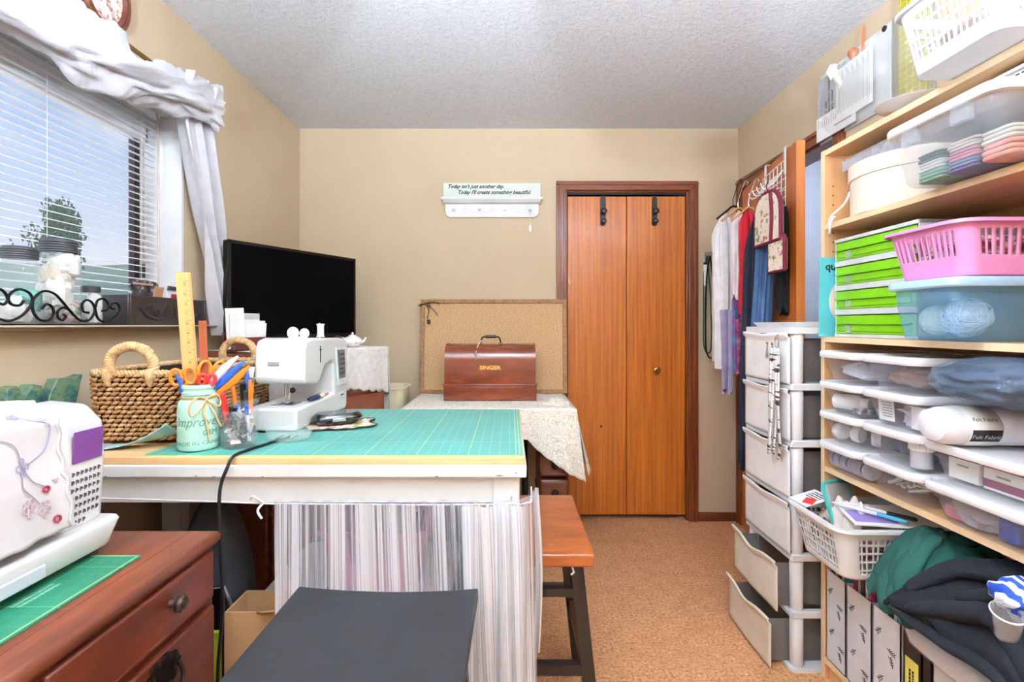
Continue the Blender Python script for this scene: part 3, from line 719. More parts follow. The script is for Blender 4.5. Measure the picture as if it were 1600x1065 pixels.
# curled second mat under the basket
AQ = M('pale aqua vinyl', (166,212,212), .5); GRY = pattern('grey marked vinyl', [(.4, (118,128,140)), (.6, (168,176,186)), (.7, (96,106,118))], 16, .6, 3)
cs = thing('curled_mat', 'aqua and grey mat under the basket, its corner curling up by the mint jar', 'mat', (-1.0, 1.2, MT))
def curl(u, v):
    x = -.21 + .335*u; y = .0 + .055*v
    k = max(0, (u-.45)/.55); return (x-.012*k*k, y + .02*k, .0012 + .062*k**2.0*(1-.55*v))
sheet('sheet', curl, 30, 10, AQ, cs, solid=.0018)
sheet('printed_face', lambda u, v: tuple(Vector(curl(u*.5, v))+Vector((0, -.0004, .0016))), 20, 8, GRY, cs)
# patterned letters behind the machine
GRN = pattern('teal marbled paper', [(.3, (28,52,50)), (.45, (52,100,96)), (.55, (110,132,92)), (.65, (44,90,112)), (.8, (150,160,120))], 22, .4, 4)
def letter_block(lab, y, rz, poly):
    o = thing('letter_block', lab, 'letter', (XL+.042, y, BT), rz)
    MB().prism(poly, -.016, .016, 'x').build('block', GRN, o, bev=.002)
    MB().box(-.018, .018, -.055, .055, 0, .008).build('foot', INK, o, bev=.001)
letter_block('teal marbled letter block nearest the camera on the table by the wall', 1.222, .1, [(-.05, 0), (-.022, 0), (-.022, .12), (0, .07), (.022, .12), (.022, 0), (.05, 0), (.05, .158), (.022, .166), (0, .13), (-.022, .168), (-.05, .162)])
letter_block('taller teal marbled letter block beside the woven basket', 1.328, -.1, [(-.045, 0), (-.015, 0), (-.005, .05), (.015, .055), (.02, 0), (.05, 0), (.038, .1), (.056, .178), (.03, .17), (-.015, .172), (-.035, .13)])

# ------------------------------------------------------------------ mint jar with ruler, scissors, pens
MINT = M('mint chalk paint', (178,224,206), .7, var=.04, scale=30, bp=.05)
JX, JY = -.803, 1.222
mj = thing('mint_jar', 'mint painted glass jar with a jute bow, holding rulers and scissors', 'jar', (JX, JY, MT))
MB().lathe([(.036, 0), (.044, .004), (.047, .012), (.047, .105), (.044, .122), (.037, .132), (.034, .136), (.034, .14), (.0375, .141), (.0375, .148), (.035, .149), (.035, .156), (.0375, .157), (.0375, .164), (.036, .166), (.033, .166), (.033, .06), (.03, .012)], 36, top=False).build('jar_body', MINT, mj)
EMB = M('worn mint relief', (112,146,134), .6)
def cylwarp(r, a0):
    def f(co):
        a = a0 + co.x/r; return Vector((r*math.sin(a), -r*math.cos(a), co.y)) if False else Vector(((r+.0006+co.z)*math.sin(a), -(r+.0006+co.z)*math.cos(a), co.y))
    return f
fa = math.atan2(JX, -JY)  # towards the camera
aface = math.atan2(-JX, JY)
text('Improved', .034, EMB, mj, (0,0,.075), shear=.35, warp=cylwarp(.047, aface-.05), sx=.85)
text('GEM', .018, EMB, mj, (0,0,.047), warp=cylwarp(.047, aface+.55))
text('MADE IN CANADA', .0135, EMB, mj, (0,0,.022), warp=cylwarp(.047, aface+.12), sx=1.15)
JUTE = M('jute twine', (196,164,112), .9, var=.15, scale=80, bp=.4)
for k in range(2): rope('twine', [(.038*math.cos(a), .038*math.sin(a), .131+.004*k) for a in [2*PI*i/60 for i in range(60)]], .002, JUTE, mj, turns=30, strands=2, closed=True)
bx = .041*math.sin(aface+.35); by = -.041*math.cos(aface+.35)
o2 = Vector((math.cos(aface+.35), math.sin(aface+.35), 0)); nn = Vector((math.sin(aface+.35), -math.cos(aface+.35), 0))
def bowp(L): return [tuple(Vector((bx, by, .13))+o2*a+nn*c+Vector((0,0,b_))) for a, b_, c in L]
for L in ([(0,0,0), (-.02,.008,.006), (-.04,-.012,.012), (-.036,-.036,.013), (-.015,-.02,.01), (0,0,.004)], [(0,0,0), (.018,.012,.006), (.03,.002,.01), (.028,-.018,.012), (.012,-.01,.008), (0,0,.004)], [(0,0,0), (-.008,-.03,.01), (-.002,-.06,.012), (.004,-.098,.012)], [(0,0,0), (.014,-.03,.01), (.024,-.055,.012), (.03,-.07,.013)]):
    MB().tube(smoothpath(bowp(L), 6), .0024, 7).build('jute_bow', JUTE, mj)
MAPLE = wood('yellowish ruler wood', (206,148,86), (226,172,110), (20,20,1), 3, .4, .3)
RED = wood('reddish ruler wood', (130,56,26), (158,76,38), (20,20,1), 3, .4, .3)
def ruler(lab, loc, rot, w, l, m, ticks):
    o = thing('wooden_ruler', lab, 'ruler', loc); o.rotation_euler = rot
    MB().box(-w/2, w/2, -.0025, .0025, 0, l).build('stick', m, o, bev=.0008)
    if ticks:
        q = MB()
        for k in range(int(l/.0032)):
            z = .004+k*.0032; q.box(w/2-(.014 if k % 8 == 0 else .008 if k % 4 == 0 else .005), w/2-.0005, -.0029, -.0024, z, z+.0007)
        q.build('ruler_marks', INK, o, smooth=0)
        for k in range(1, int(l/.0254)):
            text(str(k), .009, INK, o, (w/2-.016, -.0027, k*.0254), (PI/2, PI/2, 0), ext=.0001, name='numeral')
ruler('wide pale wooden ruler with black marks standing in the mint jar', (-.822, 1.232, MT+.0695), (0, -.062, .42), .034, .385, MAPLE, True)
ruler('narrow red-brown ruler behind the wide ruler in the mint jar', (-.797, 1.242, MT+.0695), (0, -.03, .4), .018, .26, RED, False)
ORG = M('orange plastic', (236,128,32), .35); BLU = M('bright blue plastic', (40,92,190), .35); REDP = M('red plastic', (206,40,44), .35)
def scissors(lab, loc, rot, m, r=.02, blade=.11):
    o = thing('scissors', lab, 'scissors', loc); o.rotation_euler = rot
    for s in (-1, 1):
        MB().prism([(-.004*s, 0), (.006*s, .004), (.008*s, blade), (-.006*s, blade)], -.0012+s*.0013, .0012+s*.0013, 'y').build('blade', CHROME, o)
        c = (s*r*1.0, 0, blade+r*1.7)
        q = MB(); q.tube([(c[0]+r*.78*math.cos(a), .0013*s, c[2]+r*1.35*math.sin(a)) for a in [2*PI*i/24 for i in range(24)]], .0042, 8, closed=True)
        q.tube([(0, .0013*s, blade-.012), (s*.006, .0013*s, blade+.006), (s*r*.6, .0013*s, blade+r*.7)], [.004, .005, .0045], 8); q.build('handle', m, o)
    MB().lathe([(.0045, -.004), (.0045, .004)], 12, c=(0,0,blade-.02), axis='y').build('pivot', CHROME, o)
scissors('orange handled scissors at the left of the mint jar', (-.822, 1.215, MT+.05), (0, -.1, .5), ORG, .015, .112)
scissors('orange handled scissors leaning right in the mint jar', (-.795, 1.238, MT+.05), (0, .1, .9), ORG, .018, .118)
scissors('small red handled scissors low in the mint jar', (-.782, 1.207, MT+.04), (0, .06, .5), REDP, .010, .122)
# pinking shears: big white and blue handles
o = thing('pinking_shears', 'large white, blue and orange handled craft shears leaning out of the mint jar', 'scissors', (-.842, 1.228, MT+.085)); o.rotation_euler = (0, .80, .1)
for k, (m, dx) in enumerate(((WHITE, -.012), (BLU, .002), (ORG, .014))):
    R = []
    for i in range(12):
        f = i/11; z = .09+.11*f; rr2 = .0085*math.sin(PI*(.12+.82*f))+.001
        R.append([(dx+.006*math.sin(f*2.2)*(k-1)+rr2*1.1*math.cos(a), (k-1)*.004+rr2*.7*math.sin(a), z) for a in [2*PI*j/10 for j in range(10)]])
    MB().loft(R).build('handle', m, o)
q = MB()
for i in range(9): q.box(-.0215, -.0195, -.0045, .0035, .112+i*.008, .115+i*.008)
q.build('grip_marks', INK, o); MB().prism([(-.006, 0), (.006, 0), (.009, .1), (-.009, .1)], -.002, .002, 'y').build('blade', CHROME, o)
def pen(name, lab, p0, p1, r, m, tip=None, group=None, cap=None):
    p0 = Vector(p0); p1 = Vector(p1); o = thing(name, lab, 'pen', p0, 0, group); d = p1-p0; o.rotation_euler = d.to_track_quat('Z', 'Y').to_euler(); l = d.length
    MB().lathe([(r*.35, 0), (r, l*.1), (r, l*.62), (r*.95, l*.62)], 10).build('barrel', m, o)
    MB().lathe([(r*1.02, l*.62), (r*1.02, l*.97), (r*.6, l)], 10).build('cap', cap or m, o)
    return o
pen('pen', 'blue pen at the left rim of the mint jar', (-.826, 1.222, MT+.07), (-.846, 1.205, MT+.192), .0045, BLU, cap=BLU)
pen('pen', 'white and blue pen beside the ruler in the mint jar', (-.822, 1.214, MT+.07), (-.834, 1.195, MT+.185), .0045, WHITE, cap=BLU)
# ------------------------------------------------------------------ jar of clips, pen cup, dish
CLIPX, CLIPY = -.712, 1.245
cj = thing('clip_jar', 'clear glass jar crammed with black clips beside the mint jar', 'jar', (CLIPX, CLIPY, MT))
MB().lathe([(.038, 0), (.042, .005), (.043, .09), (.041, .098)], 28, top=False).build('glass_body', GLASS, cj)
clip_m = [BLACK, JLID, CHROME, M('clear grey clip', (188,190,194), .3, var=.1)]
clip = MB(); clip.add([(-.012,-.006,0),(.012,-.006,0),(.012,.006,0),(-.012,.006,0),(-.010,0,.012),(.010,0,.012)], [(0,3,2,1),(0,1,5,4),(2,3,4,5),(0,4,3),(1,2,5)])
cme = None
for k in range(64):
    a = random.uniform(0, 2*PI); r_ = 0.029*math.sqrt(random.random()); z = .012+.085*(k/64)
    if k < 4:
        o = clip.build('binder_clip', clip_m[k], None, smooth=0); tagged = o
        if k == 0: protos = []
        protos.append(o)
    else:
        o = protos[k % 4].copy(); COL.objects.link(o)
    tag(o, ['small black clip in the glass clip jar', 'small dark grey clip in the glass clip jar', 'small steel clip in the glass clip jar', 'small pale grey clip in the glass clip jar'][k % 4], 'clip', 'clips in the glass jar')
    o.location = (CLIPX+r_*math.cos(a), CLIPY+r_*math.sin(a), MT+z); o.rotation_euler = (random.uniform(0, 6), random.uniform(0, 6), random.uniform(0, 6))
pen('marker', 'red marker standing in the clip jar', (-.735, 1.235, MT+.05), (-.742, 1.22, MT+.142), .008, REDP)
for x_, lab in ((-.712, 'first blue capped pen poking out of the clip jar'), (-.688, 'blue capped pen at the right of the clip jar')):
    pen('pen', lab, (x_, 1.245, MT+.04), (x_+.003, 1.23, MT+.112), .005, WHITE, cap=BLU)
pc = thing('pen_cup', 'clear cup of pens and brushes behind the clip jar', 'cup', (-.755, 1.345, MT))
MB().lathe([(.03, 0), (.036, .003), (.038, .11)], 24, top=False).build('glass_body', GLASS, pc)
for nm, lab, x0, y0, x1, y1, z1, r, m, c in (('pen', 'orange pen standing in the pen cup', -0.765, 1.340, -0.782, 1.330, .165, .006, ORG, ORG), ('pen', 'black pen in the pen cup', -0.755, 1.350, -0.762, 1.350, .155, .008, BLACK, BLACK),
      ('glue_stick', 'white glue stick with black cap in the pen cup', -0.745, 1.345, -0.742, 1.340, .135, .011, WHITE, JLID), ('pen', 'thin orange pencil at the right of the pen cup', -0.732, 1.335, -0.725, 1.320, .165, .0045, ORG, ORG), ('pen', 'blue tipped brush pen in the pen cup', -0.760, 1.360, -0.755, 1.362, .188, .006, ORG, BLU)):
    pen(nm, lab, (x0, y0, MT+.006), (x1, y1, MT+z1), r, m, cap=c)
br = thing('paint_brush', 'white bristled brush standing in the pen cup', 'brush', (-.735, 1.345, MT+.006)); br.rotation_euler = (.08, .05, 0)
MB().lathe([(.003, 0), (.0045, .11), (.006, .15)], 10).build('stick', ORG, br); MB().lathe([(.006, .15), (.0075, .165), (.0065, .168)], 10).build('ferrule', CHROME, br)
q = MB()
for k in range(16):
    a = random.uniform(0, 6.28); q.tube([(.003*math.cos(a), .003*math.sin(a), .165), (.008*math.cos(a), .008*math.sin(a), .195)], .0014, 4)
q.build('bristles', WHITE, br)
gd = thing('glass_dish', 'shallow oval glass dish in front of the white sewing machine', 'dish', (-.608, 1.303, MT), .1)
P = ell(1, .62, 36)
q = MB()
R = [[(x*.048, y*.048, 0) for x, y in P]] + [[(x*(.056+.004*(1 if i % 2 else -1)), y*(.056+.004*(1 if i % 2 else -1)), .02) for i, (x, y) in enumerate(P)], [(x*.063, y*.063, .034) for x, y in P], [(x*.059, y*.059, .034) for x, y in P], [(x*.046, y*.046, .006) for x, y in P]]
q.loft(R); q.build('dish_body', clear('cut glass', (215,228,224), .18, .05), gd)
for k in range(3): MB().tube([(-.03+.02*k, -.015, .009), (-.02+.02*k, .012, .012)], .0018, 6).build('pin', CHROME, gd)
# lamp cord hanging over the table edge
o = MB().tube(smoothpath([(-.62, 1.33, MT+.004), (-.645, 1.245, MT+.004), (-.66, 1.19, MT+.004), (-.668, 1.146, MT+.002), (-.675, 1.132, MT-.02), (-.69, 1.125, .82), (-.685, 1.12, .7), (-.68, 1.12, .55), (-.69, 1.12, .42), (-.70, 1.13, .3)], 8), .004, 8).build('power_cord', BLACK); tag(o, 'black power cord running off the table edge to the floor', 'cord')
# fabric swatch and black case
SW = pattern('camouflage print', [(.32, (70,44,50)), (.42, (206,150,146)), (.5, (236,230,214)), (.58, (176,168,84)), (.7, (90,96,60))], 26, .8, 3, stretch=(1,2.2,1))
o = thing('fabric_swatch', 'patterned fabric mat under the black case on the cutting mat', 'fabric', (-.535, 1.49, MT), .35)
def sw(u, v): return (-.10+.2*u+.01*math.sin(v*9), -.065+.13*v+.008*math.sin(u*8), .003+.003*math.sin(u*14+v*5)**2)
sheet('cloth', sw, 24, 16, SW, o, solid=.002)
q = MB(); q.tube([tuple(Vector(sw(a, b_))+Vector((0,0,.001))) for a, b_ in [(i/12, 0) for i in range(12)]+[(1, i/12) for i in range(12)]+[(1-i/12, 1) for i in range(12)]+[(0, 1-i/12) for i in range(12)]], .0022, 6, closed=True); q.build('binding', M('dark binding', (48,40,40), .8), o)
o = thing('black_case', 'rounded glossy black case on the patterned fabric', 'case', (-.548, 1.50, MT+.0085), .5)
for nm, z0, z1, k in (('case_bottom', 0, .016, .93), ('case_lid', .017, .034, 1.0)):
    R = []
    for i in range(6):
        f = i/5; z = z0+(z1-z0)*f; e_ = (f if nm == 'case_bottom' else 1-f); s_ = .80+.2*math.sin(PI/2*e_)
        R.append([(x*s_*k, y*s_*k, z) for x, y in rr(.155, .085, .038, 6)])
    MB().loft(R).build(nm, M('gloss black', (12,12,13), .15, coat=.4), o)
MB().box(-.02, .02, -.047, -.036, .012, .022).build('clasp', CHROME, o, bev=.002)
# ------------------------------------------------------------------ white sewing machine on the table
SMW = M('machine enamel', (222,221,219), .28, var=.01, coat=.3)
sm = thing('sewing_machine', 'white sewing machine with a grey display on the work table', 'machine', (-.695, 1.59, MT), -.03)
prof = [(-.20, .006), (.185, .006), (.195, .02), (.205, .24), (.19, .262), (.15, .27), (-.10, .278), (-.135, .27), (-.148, .245), (-.150, .15), (-.14, .138), (-.055, .128), (-.04, .135), (-.0, .182), (.055, .195), (.07, .185), (.078, .076), (-.195, .072), (-.2, .066)]
MB().prism(prof, -.08, .075, 'x').build('body', SMW, sm, bev=.013, seg=3)
MB().box(-.03, .04, -.15, -.085, .0725, .0745).build('needle_plate', CHROME, sm, bev=.001)
q = MB()
for k in range(5): q.box(-.012+k*.008, -.009+k*.008, -.135, -.10, .0743, .0751)
q.build('feed_slots', INK, sm)
MB().tube([(.0, -.115, .14), (.0, -.115, .095)], .004, 8).build('needle_bar', CHROME, sm)
MB().tube([(.0, -.115, .1), (.0, -.115, .077)], .0012, 6).build('needle', CHROME, sm)
q = MB(); q.tube([(.012, -.118, .14), (.012, -.118, .088)], .0035, 8); q.box(.004, .02, -.135, -.105, .077, .08); q.build('presser_foot', CHROME, sm, bev=.001)
q = MB(); q.lathe([(.009, 0), (.009, .004)], 12, c=(.022, -.118, .115), axis='y'); q.build('thumb_screw', BLACK, sm)
MB().prism([(.085, .238), (.172, .238), (.182, .10), (.105, .10)], .0745, .078, 'x').build('display_panel', M('panel enamel', (226,226,224), .4), sm, bev=.002)
MB().prism([(.096, .228), (.162, .228), (.170, .125), (.112, .125)], .077, .0795, 'x').build('display', M('grey liquid crystal', (104,108,108), .3, var=.15, scale=60), sm)
q = MB()
for i in range(5):
    for j in range(3): q.box(.0795, .0802, .114+j*.016, .122+j*.016, .14+i*.017, .147+i*.017)
q.build('display_marks', INK, sm, smooth=0)
MB().box(.0745, .0785, .118, .16, .055, .075).build('button_label', WHITE, sm, bev=.002)
marks(.03, .008, INK, sm, (.0788, .139, .065), (PI/2, 0, PI/2), 1, 'panel_print', 2)
marks(.034, .014, M('grey print', (140,140,140), .6), sm, (-.02, -.1512, .2), (PI/2, 0, 0), 2, 'badge', 5)
q = MB(); q.box(.0752, .0765, -.04, -.036, .195, .25); q.box(.0752, .0765, -.044, -.030, .235, .239); q.build('take_up_slot', INK, sm)
q = MB(); q.lathe([(.018, -.004), (.020, 0), (.018, .004)], 24, c=(-.012, -.045, .292), axis='y'); q.lathe([(.015, .0), (.017, .004), (.015, .008)], 24, c=(.012, -.02, .290), axis='y'); q.box(-.014, .014, -.045, -.015, .27, .28); q.build('bobbin_winder', WHITE, sm)
MB().lathe([(.0025, .27), (.0025, .325)], 8, c=(.03, .06, 0)).build('spool_pin', WHITE, sm)
MB().tube(smoothpath([(.06, .12, .276), (.065, .15, .274), (.062, .19, .262)]), .004, 6).build('guide', BLACK, sm)
sp = thing('thread_spool', 'white spool of thread standing on the sewing machine', 'spool', (-.66, 1.65, MT+.276))
MB().lathe([(.0135, 0), (.0135, .004), (.011, .005), (.0112, .041), (.0135, .042), (.0135, .046)], 20).build('thread', WHITE, sp); MB().lathe([(.004, .046), (.004, .0475)], 12).build('core_hole', INK, sp)
bz = MT+.0795
pen('highlighter', 'black pen with orange tip on the machine bed', (-.648, 1.515, bz), (-.655, 1.64, bz), .005, BLACK)
pen('marker', 'navy and cream highlighter lying on the machine bed', (-.632, 1.50, bz+.003), (-.628, 1.59, bz+.003), .008, M('navy plastic', (30,44,84), .4), cap=M('cream plastic', (240,232,196), .4))
pen('pen', 'pink pen at the far side of the machine bed', (-.64, 1.56, bz), (-.636, 1.655, bz), .004, M('pink plastic', (222,140,160), .4))

# ------------------------------------------------------------------ corner: chest of drawers, cloth, television, teapot, letter rack
CHW = wood('red-brown cabinet wood', (104,44,22), (146,72,36), (2,14,14), 3, .35, .35)
CA = math.atan2(.6, .337)
ch = thing('chest_of_drawers', 'tall red-brown chest of drawers in the corner under the television', 'chest', (-.965, 2.205, 0), CA)
CHZ = 1.108; cx, cy = .32, .20
q = MB(); q.box(-cx, cx, -cy, cy, .06, CHZ); q.box(-cx+.02, cx-.02, -cy+.02, cy, 0, .06); q.build('carcass', CHW, ch, bev=.004)
for k in range(5):
    z0 = .09+k*.203; d_ = MB().box(-cx+.02, cx-.02, -cy-.014, -cy, z0, z0+.19).build('drawer', CHW, ch, bev=.004)
    for s in ((-1, 1) if k < 4 else ()): MB().lathe([(.006, -.03), (.015, -.024), (.012, -.016), (.006, -.01), (.006, 0)], 14, c=(s*.16, -cy-.012, z0+.095), axis='y').build('knob', BRASS, d_)
LACE = M('white cotton lace', (240,238,232), .9, alpha=.95, var=.05, scale=40, bp=.5, bscale=90)
cl = thing('chest_cloth', 'white scalloped cloth draped over the corner chest', 'cloth', (-.965, 2.205, CHZ), CA)
sheet('cloth_top', lambda u, v: (-cx+.0+(2*cx+.008)*u, -cy-.018+(2*cy+.018)*v, .003+.001*math.sin(u*30)), 20, 20, LACE, cl, solid=.002)
def drape(u, v):
    d = .17+.05*abs(u-.5)*2+ .012*abs(math.sin(u*40)); return (-cx+(2*cx+.008)*u+.0, -cy-.019-.006*math.sin(u*24+1)*v-.004*v, .003-d*v)
sheet('front_drop', drape, 90, 14, LACE, cl, solid=.0015)
def drape2(u, v):
    d = .20+.16*math.exp(-((u-.08)/.16)**2)+.01*abs(math.sin(u*36)); return (cx+.01+.01*math.sin(u*22)*v+.012*v, -cy-.02+(2*cy+.02)*u, .003-d*v)
sheet('side_drop', drape2, 80, 14, LACE, cl, solid=.0015)
tv = thing('television', 'black flat screen television angled in the corner', 'television', (-1.015, 2.285, CHZ+.0055), CA)
TVW, TVH = .69, .425
SCRN = M('black screen', (2,2,3), .6, var=0); SCRN.node_tree.nodes['Principled BSDF'].inputs['Specular IOR Level'].default_value = .05
MB().box(-TVW/2, TVW/2, -.0, .035, .04, .04+TVH).build('housing', BLACK, tv, bev=.004)
MB().box(-TVW/2+.014, TVW/2-.014, -.0015, .001, .062, .04+TVH-.014).build('screen', SCRN, tv)
q = MB()
for a in ((-TVW/2, -TVW/2+.013, .04, .04+TVH), (TVW/2-.013, TVW/2, .04, .04+TVH)): q.box(a[0], a[1], -.004, .002, a[2], a[3])
q.box(-TVW/2, TVW/2, -.004, .002, .04+TVH-.013, .04+TVH); q.box(-TVW/2, TVW/2, -.004, .002, .04, .061); q.build('bezel', M('gloss black bezel', (16,15,15), .2, coat=.3), tv)
MB().box(-.03, .03, .012, .03, .008, .06).build('stand_neck', BLACK, tv)
MB().rbox(.26, .13, .03, 0, .009, (0, .02)).build('stand_base', M('gloss black bezel'), tv)
# teapot
PORC = M('white porcelain', (244,240,238), .2, coat=.4, var=.02); PINKP = M('pink glaze', (228,150,160), .3)
tp = thing('teapot', 'small white porcelain teapot with pink flowers beside the television', 'teapot', (-.763, 2.295, CHZ+.005), .2)
MB().lathe([(.022, 0), (.034, .006), (.045, .022), (.044, .036), (.03, .048), (.018, .051)], 24).build('pot', PORC, tp)
MB().lathe([(.02, .05), (.017, .056), (.005, .06), (.006, .066), (.002, .071)], 16).build('lid', PORC, tp)
MB().tube(smoothpath([(-.036, 0, .038), (-.06, 0, .045), (-.066, 0, .028), (-.05, 0, .014), (-.038, 0, .014)]), .0045, 8).build('handle', PORC, tp)
MB().tube(smoothpath([(.036, 0, .02), (.052, 0, .028), (.062, 0, .046)]), [.009, .008, .008, .007, .007, .006, .006, .005, .005, .005, .005, .005, .005], 8).build('spout', PORC, tp)
for k in range(5): MB().ball((.02*math.cos(k*1.3), -.04+.003*k, .02+.006*(k % 3)), .006, .003, .006, 8, 5).build('flower', PINKP, tp)
cp = thing('white_mug', 'white handled cup left of the small teapot', 'cup', (-.81, 2.225, CHZ+.005))
MB().lathe([(.016, 0), (.024, .01), (.026, .045), (.0235, .045), (.021, .012)], 20, top=True).build('cup_body', PORC, cp); MB().tube(smoothpath([(.024, 0, .012), (.04, 0, .018), (.042, 0, .034), (.025, 0, .04)]), .004, 8).build('handle', PORC, cp)
# letter rack
lr = thing('letter_rack', 'dark red wooden letter rack in front of the television', 'rack', (-1.105, 1.975, CHZ+.005), CA)
MAH = wood('dark red mahogany', (76,26,20), (104,40,28), (2,14,14), 3, .35, .3)
q = MB(); q.box(-.075, .075, -.035, .035, 0, .008); q.box(-.075, .075, -.035, -.028, .0, .055); q.box(-.075, .075, .028, .035, 0, .075); q.box(-.075, .075, -.003, .003, 0, .065); q.build('rack', MAH, lr, bev=.002)
for k, (x, y, w_, h_, lab) in enumerate(((-.045, -.016, .075, .165, 'tall white envelope at the left of the letter rack'), (-.062, -.02, .03, .14, 'narrow white envelope at the left end of the letter rack'), (.035, .013, .07, .145, 'tilted white card with a grey edge at the back of the letter rack'), (.025, -.019, .085, .115, 'stack of white envelopes at the front of the letter rack'), (.055, -.012, .05, .105, 'short white envelope at the right of the letter rack'))):
    o = MB().box(-w_/2, w_/2, -.003, .003, 0, h_).build('envelope', PAPER, None, (-1.105+x*.49-y*.87, 1.975+x*.87+y*.49, CHZ+.0145), (.05*(k % 2), .06*(k-2)*.5, CA), bev=.001); tag(o, lab, 'envelope', 'envelopes in the letter rack')
    if k == 2:
        MB().box(-.034, .034, -.0036, -.0028, .12, .142).build('grey_flap', M('grey card', (196,196,198), .7), o)
# cream bin behind
CREAM = M('cream plastic', (232,222,204), .45)
wbn = thing('waste_bin', 'cream plastic bin standing between the chest and the lace table', 'bin', (-.735, 2.70, 0), 0)
q = MB(); P = rr(.30, .24, .06, 6); q.loft([[(x*.8, y*.8, 0) for x, y in P], [(x, y, .87) for x, y in P], [(x*.96, y*.95, .87) for x, y in P], [(x*.78, y*.78, .02) for x, y in P]]); q.build('bin_body', CREAM, wbn)
MB().tube([(x*1.0, y*1.0, .868) for x, y in P], .006, 8, closed=True).build('rim', CREAM, wbn)
# ------------------------------------------------------------------ lace covered treadle table with case and burlap board
TRZ = .80
td = thing('treadle_table', 'old treadle sewing table under a lace cloth in front of the closet', 'table', (-.10, 2.60, 0))
TW = wood('dark treadle wood', (70,34,20), (110,58,34), (2,14,14), 3, .4, .3)
MB().box(-.42, .40, -.24, .25, TRZ-.03, TRZ).build('tabletop', TW, td, bev=.004)
MB().box(-.42, .40, -.20, .22, TRZ-.16, TRZ-.03).build('case', TW, td, bev=.004)
for sx, x in ((-1, -.32), (1, .25)):
    for z0 in (.46, .32):
        d_ = MB().box(x, x+.145, -.235, .18, z0, z0+.125).build('drawer', TW, td, bev=.008)
        MB().lathe([(.004, -.035), (.018, -.03), (.02, -.02), (.008, -.012), (.008, 0)], 16, c=(x+.0725, -.234, z0+.062), axis='y').build('knob', M('dark iron knob', (34,28,26), .4, .6), d_)
        q = MB(); q.tube([(x+.014+.117*a, -.237, z0+.014+.097*b_) for a, b_ in ((0,0),(1,0),(1,1),(0,1))], .003, 6, closed=True); q.build('drawer_bead', TW, d_)
    MB().box(x-.005, x+.15, -.22, .19, .30, .315).build('drawer_frame', IRON, td)
for sx in (-.36, .18):
    q = MB()
    q.tube(smoothpath([(sx, -.19, .02), (sx, -.12, .3), (sx, -.05, .55), (sx, -.16, TRZ-.16)], 6), .014, 8); q.tube(smoothpath([(sx, .19, .02), (sx, .12, .3), (sx, .05, .55), (sx, .16, TRZ-.16)], 6), .014, 8); q.bar((sx, -.2, .02), (sx, .2, .02), .03, .03); q.bar((sx, -.1, .35), (sx, .1, .35), .02, .02)
    q.build('iron_leg', IRON, td)
MB().box(-.30, .12, -.12, .12, .08, .1).build('treadle_plate', IRON, td, bev=.004)
q = MB(); q.tube([(.12, .17*math.cos(a), .40+.17*math.sin(a)) for a in [2*PI*i/28 for i in range(28)]], .012, 8, closed=True)
for k in range(3): q.bar((.12, .16*math.cos(k*PI/3), .4+.16*math.sin(k*PI/3)), (.12, -.16*math.cos(k*PI/3), .4-.16*math.sin(k*PI/3)), .01, .01)
q.build('drive_wheel', IRON, td)
def lacemat():
    m, nt, b = newmat('ivory floral lace'); v = coords(nt)
    n = nt.nodes.new('ShaderNodeTexVoronoi'); n.feature = 'DISTANCE_TO_EDGE'; n.inputs['Scale'].default_value = 34
    dz = nz(nt, v, 14, 3); mx = nt.nodes.new('ShaderNodeMixRGB'); mx.inputs[0].default_value = .25
    nt.links.new(v, mx.inputs[1]); nz_ = nt.nodes.new('ShaderNodeTexNoise'); nz_.inputs['Scale'].default_value = 12; nt.links.new(v, nz_.inputs['Vector']); nt.links.new(nz_.outputs['Color'], mx.inputs[2]); nt.links.new(mx.outputs[0], n.inputs['Vector'])
    nt.links.new(ramp(nt, n.outputs['Distance'], [(.015, (222,214,196)), (.06, (250,245,232))]), b.inputs['Base Color'])
    al = nt.nodes.new('ShaderNodeValToRGB'); al.color_ramp.elements[0].position = .012; al.color_ramp.elements[0].color = (.9,)*3+(1,); al.color_ramp.elements[1].position = .09
    nt.links.new(n.outputs['Distance'], al.inputs[0]); nt.links.new(al.outputs[0], b.inputs['Alpha']); b.inputs['Roughness'].default_value = .9; bump(nt, b, n.outputs['Distance'], .3); return m
LC = lacemat()
lc = thing('lace_tablecloth', 'ivory lace cloth hanging over the corner of the treadle table', 'cloth', (-.10, 2.60, TRZ))
sheet('cloth_top', lambda u, v: (-.44+.86*u, -.255+.51*v, .0035+.002*math.sin(u*40)*math.sin(v*21)), 40, 30, LC, lc, solid=.002)
def ldrop(u, v):
    sc = .006*abs(math.sin(u*60)); k = max(0, (u-.72)/.28)
    d = .12+.04*u+.20*k**.8+sc
    return (-.44+.87*u+.045*k*v, -.258-.012*v-.018*v*math.sin(u*16)-.012*k*v*math.sin(u*50), .004-d*v)
sheet('front_drop', ldrop, 110, 22, LC, lc, solid=.0018)
def rdrop(u, v):
    d = .33-.17*u+.006*abs(math.sin(u*44)); return (.425+.05*v*(1-u)+.02*v*math.sin(u*18)+.012*v, -.262+.5*u, .004-d*v*(1-.25*u))
sheet('side_drop', rdrop, 70, 20, LC, lc, solid=.0018)
def rum(u, v): return (.265+.13*u+.02*v, -.20+.16*v+.02*math.sin(u*5), .006+.022*math.sin(PI*u)**2*math.sin(PI*v)+.014*abs(math.sin(u*9+v*4))*math.sin(PI*v))
sheet('rumpled_fold', rum, 40, 20, LC, lc)
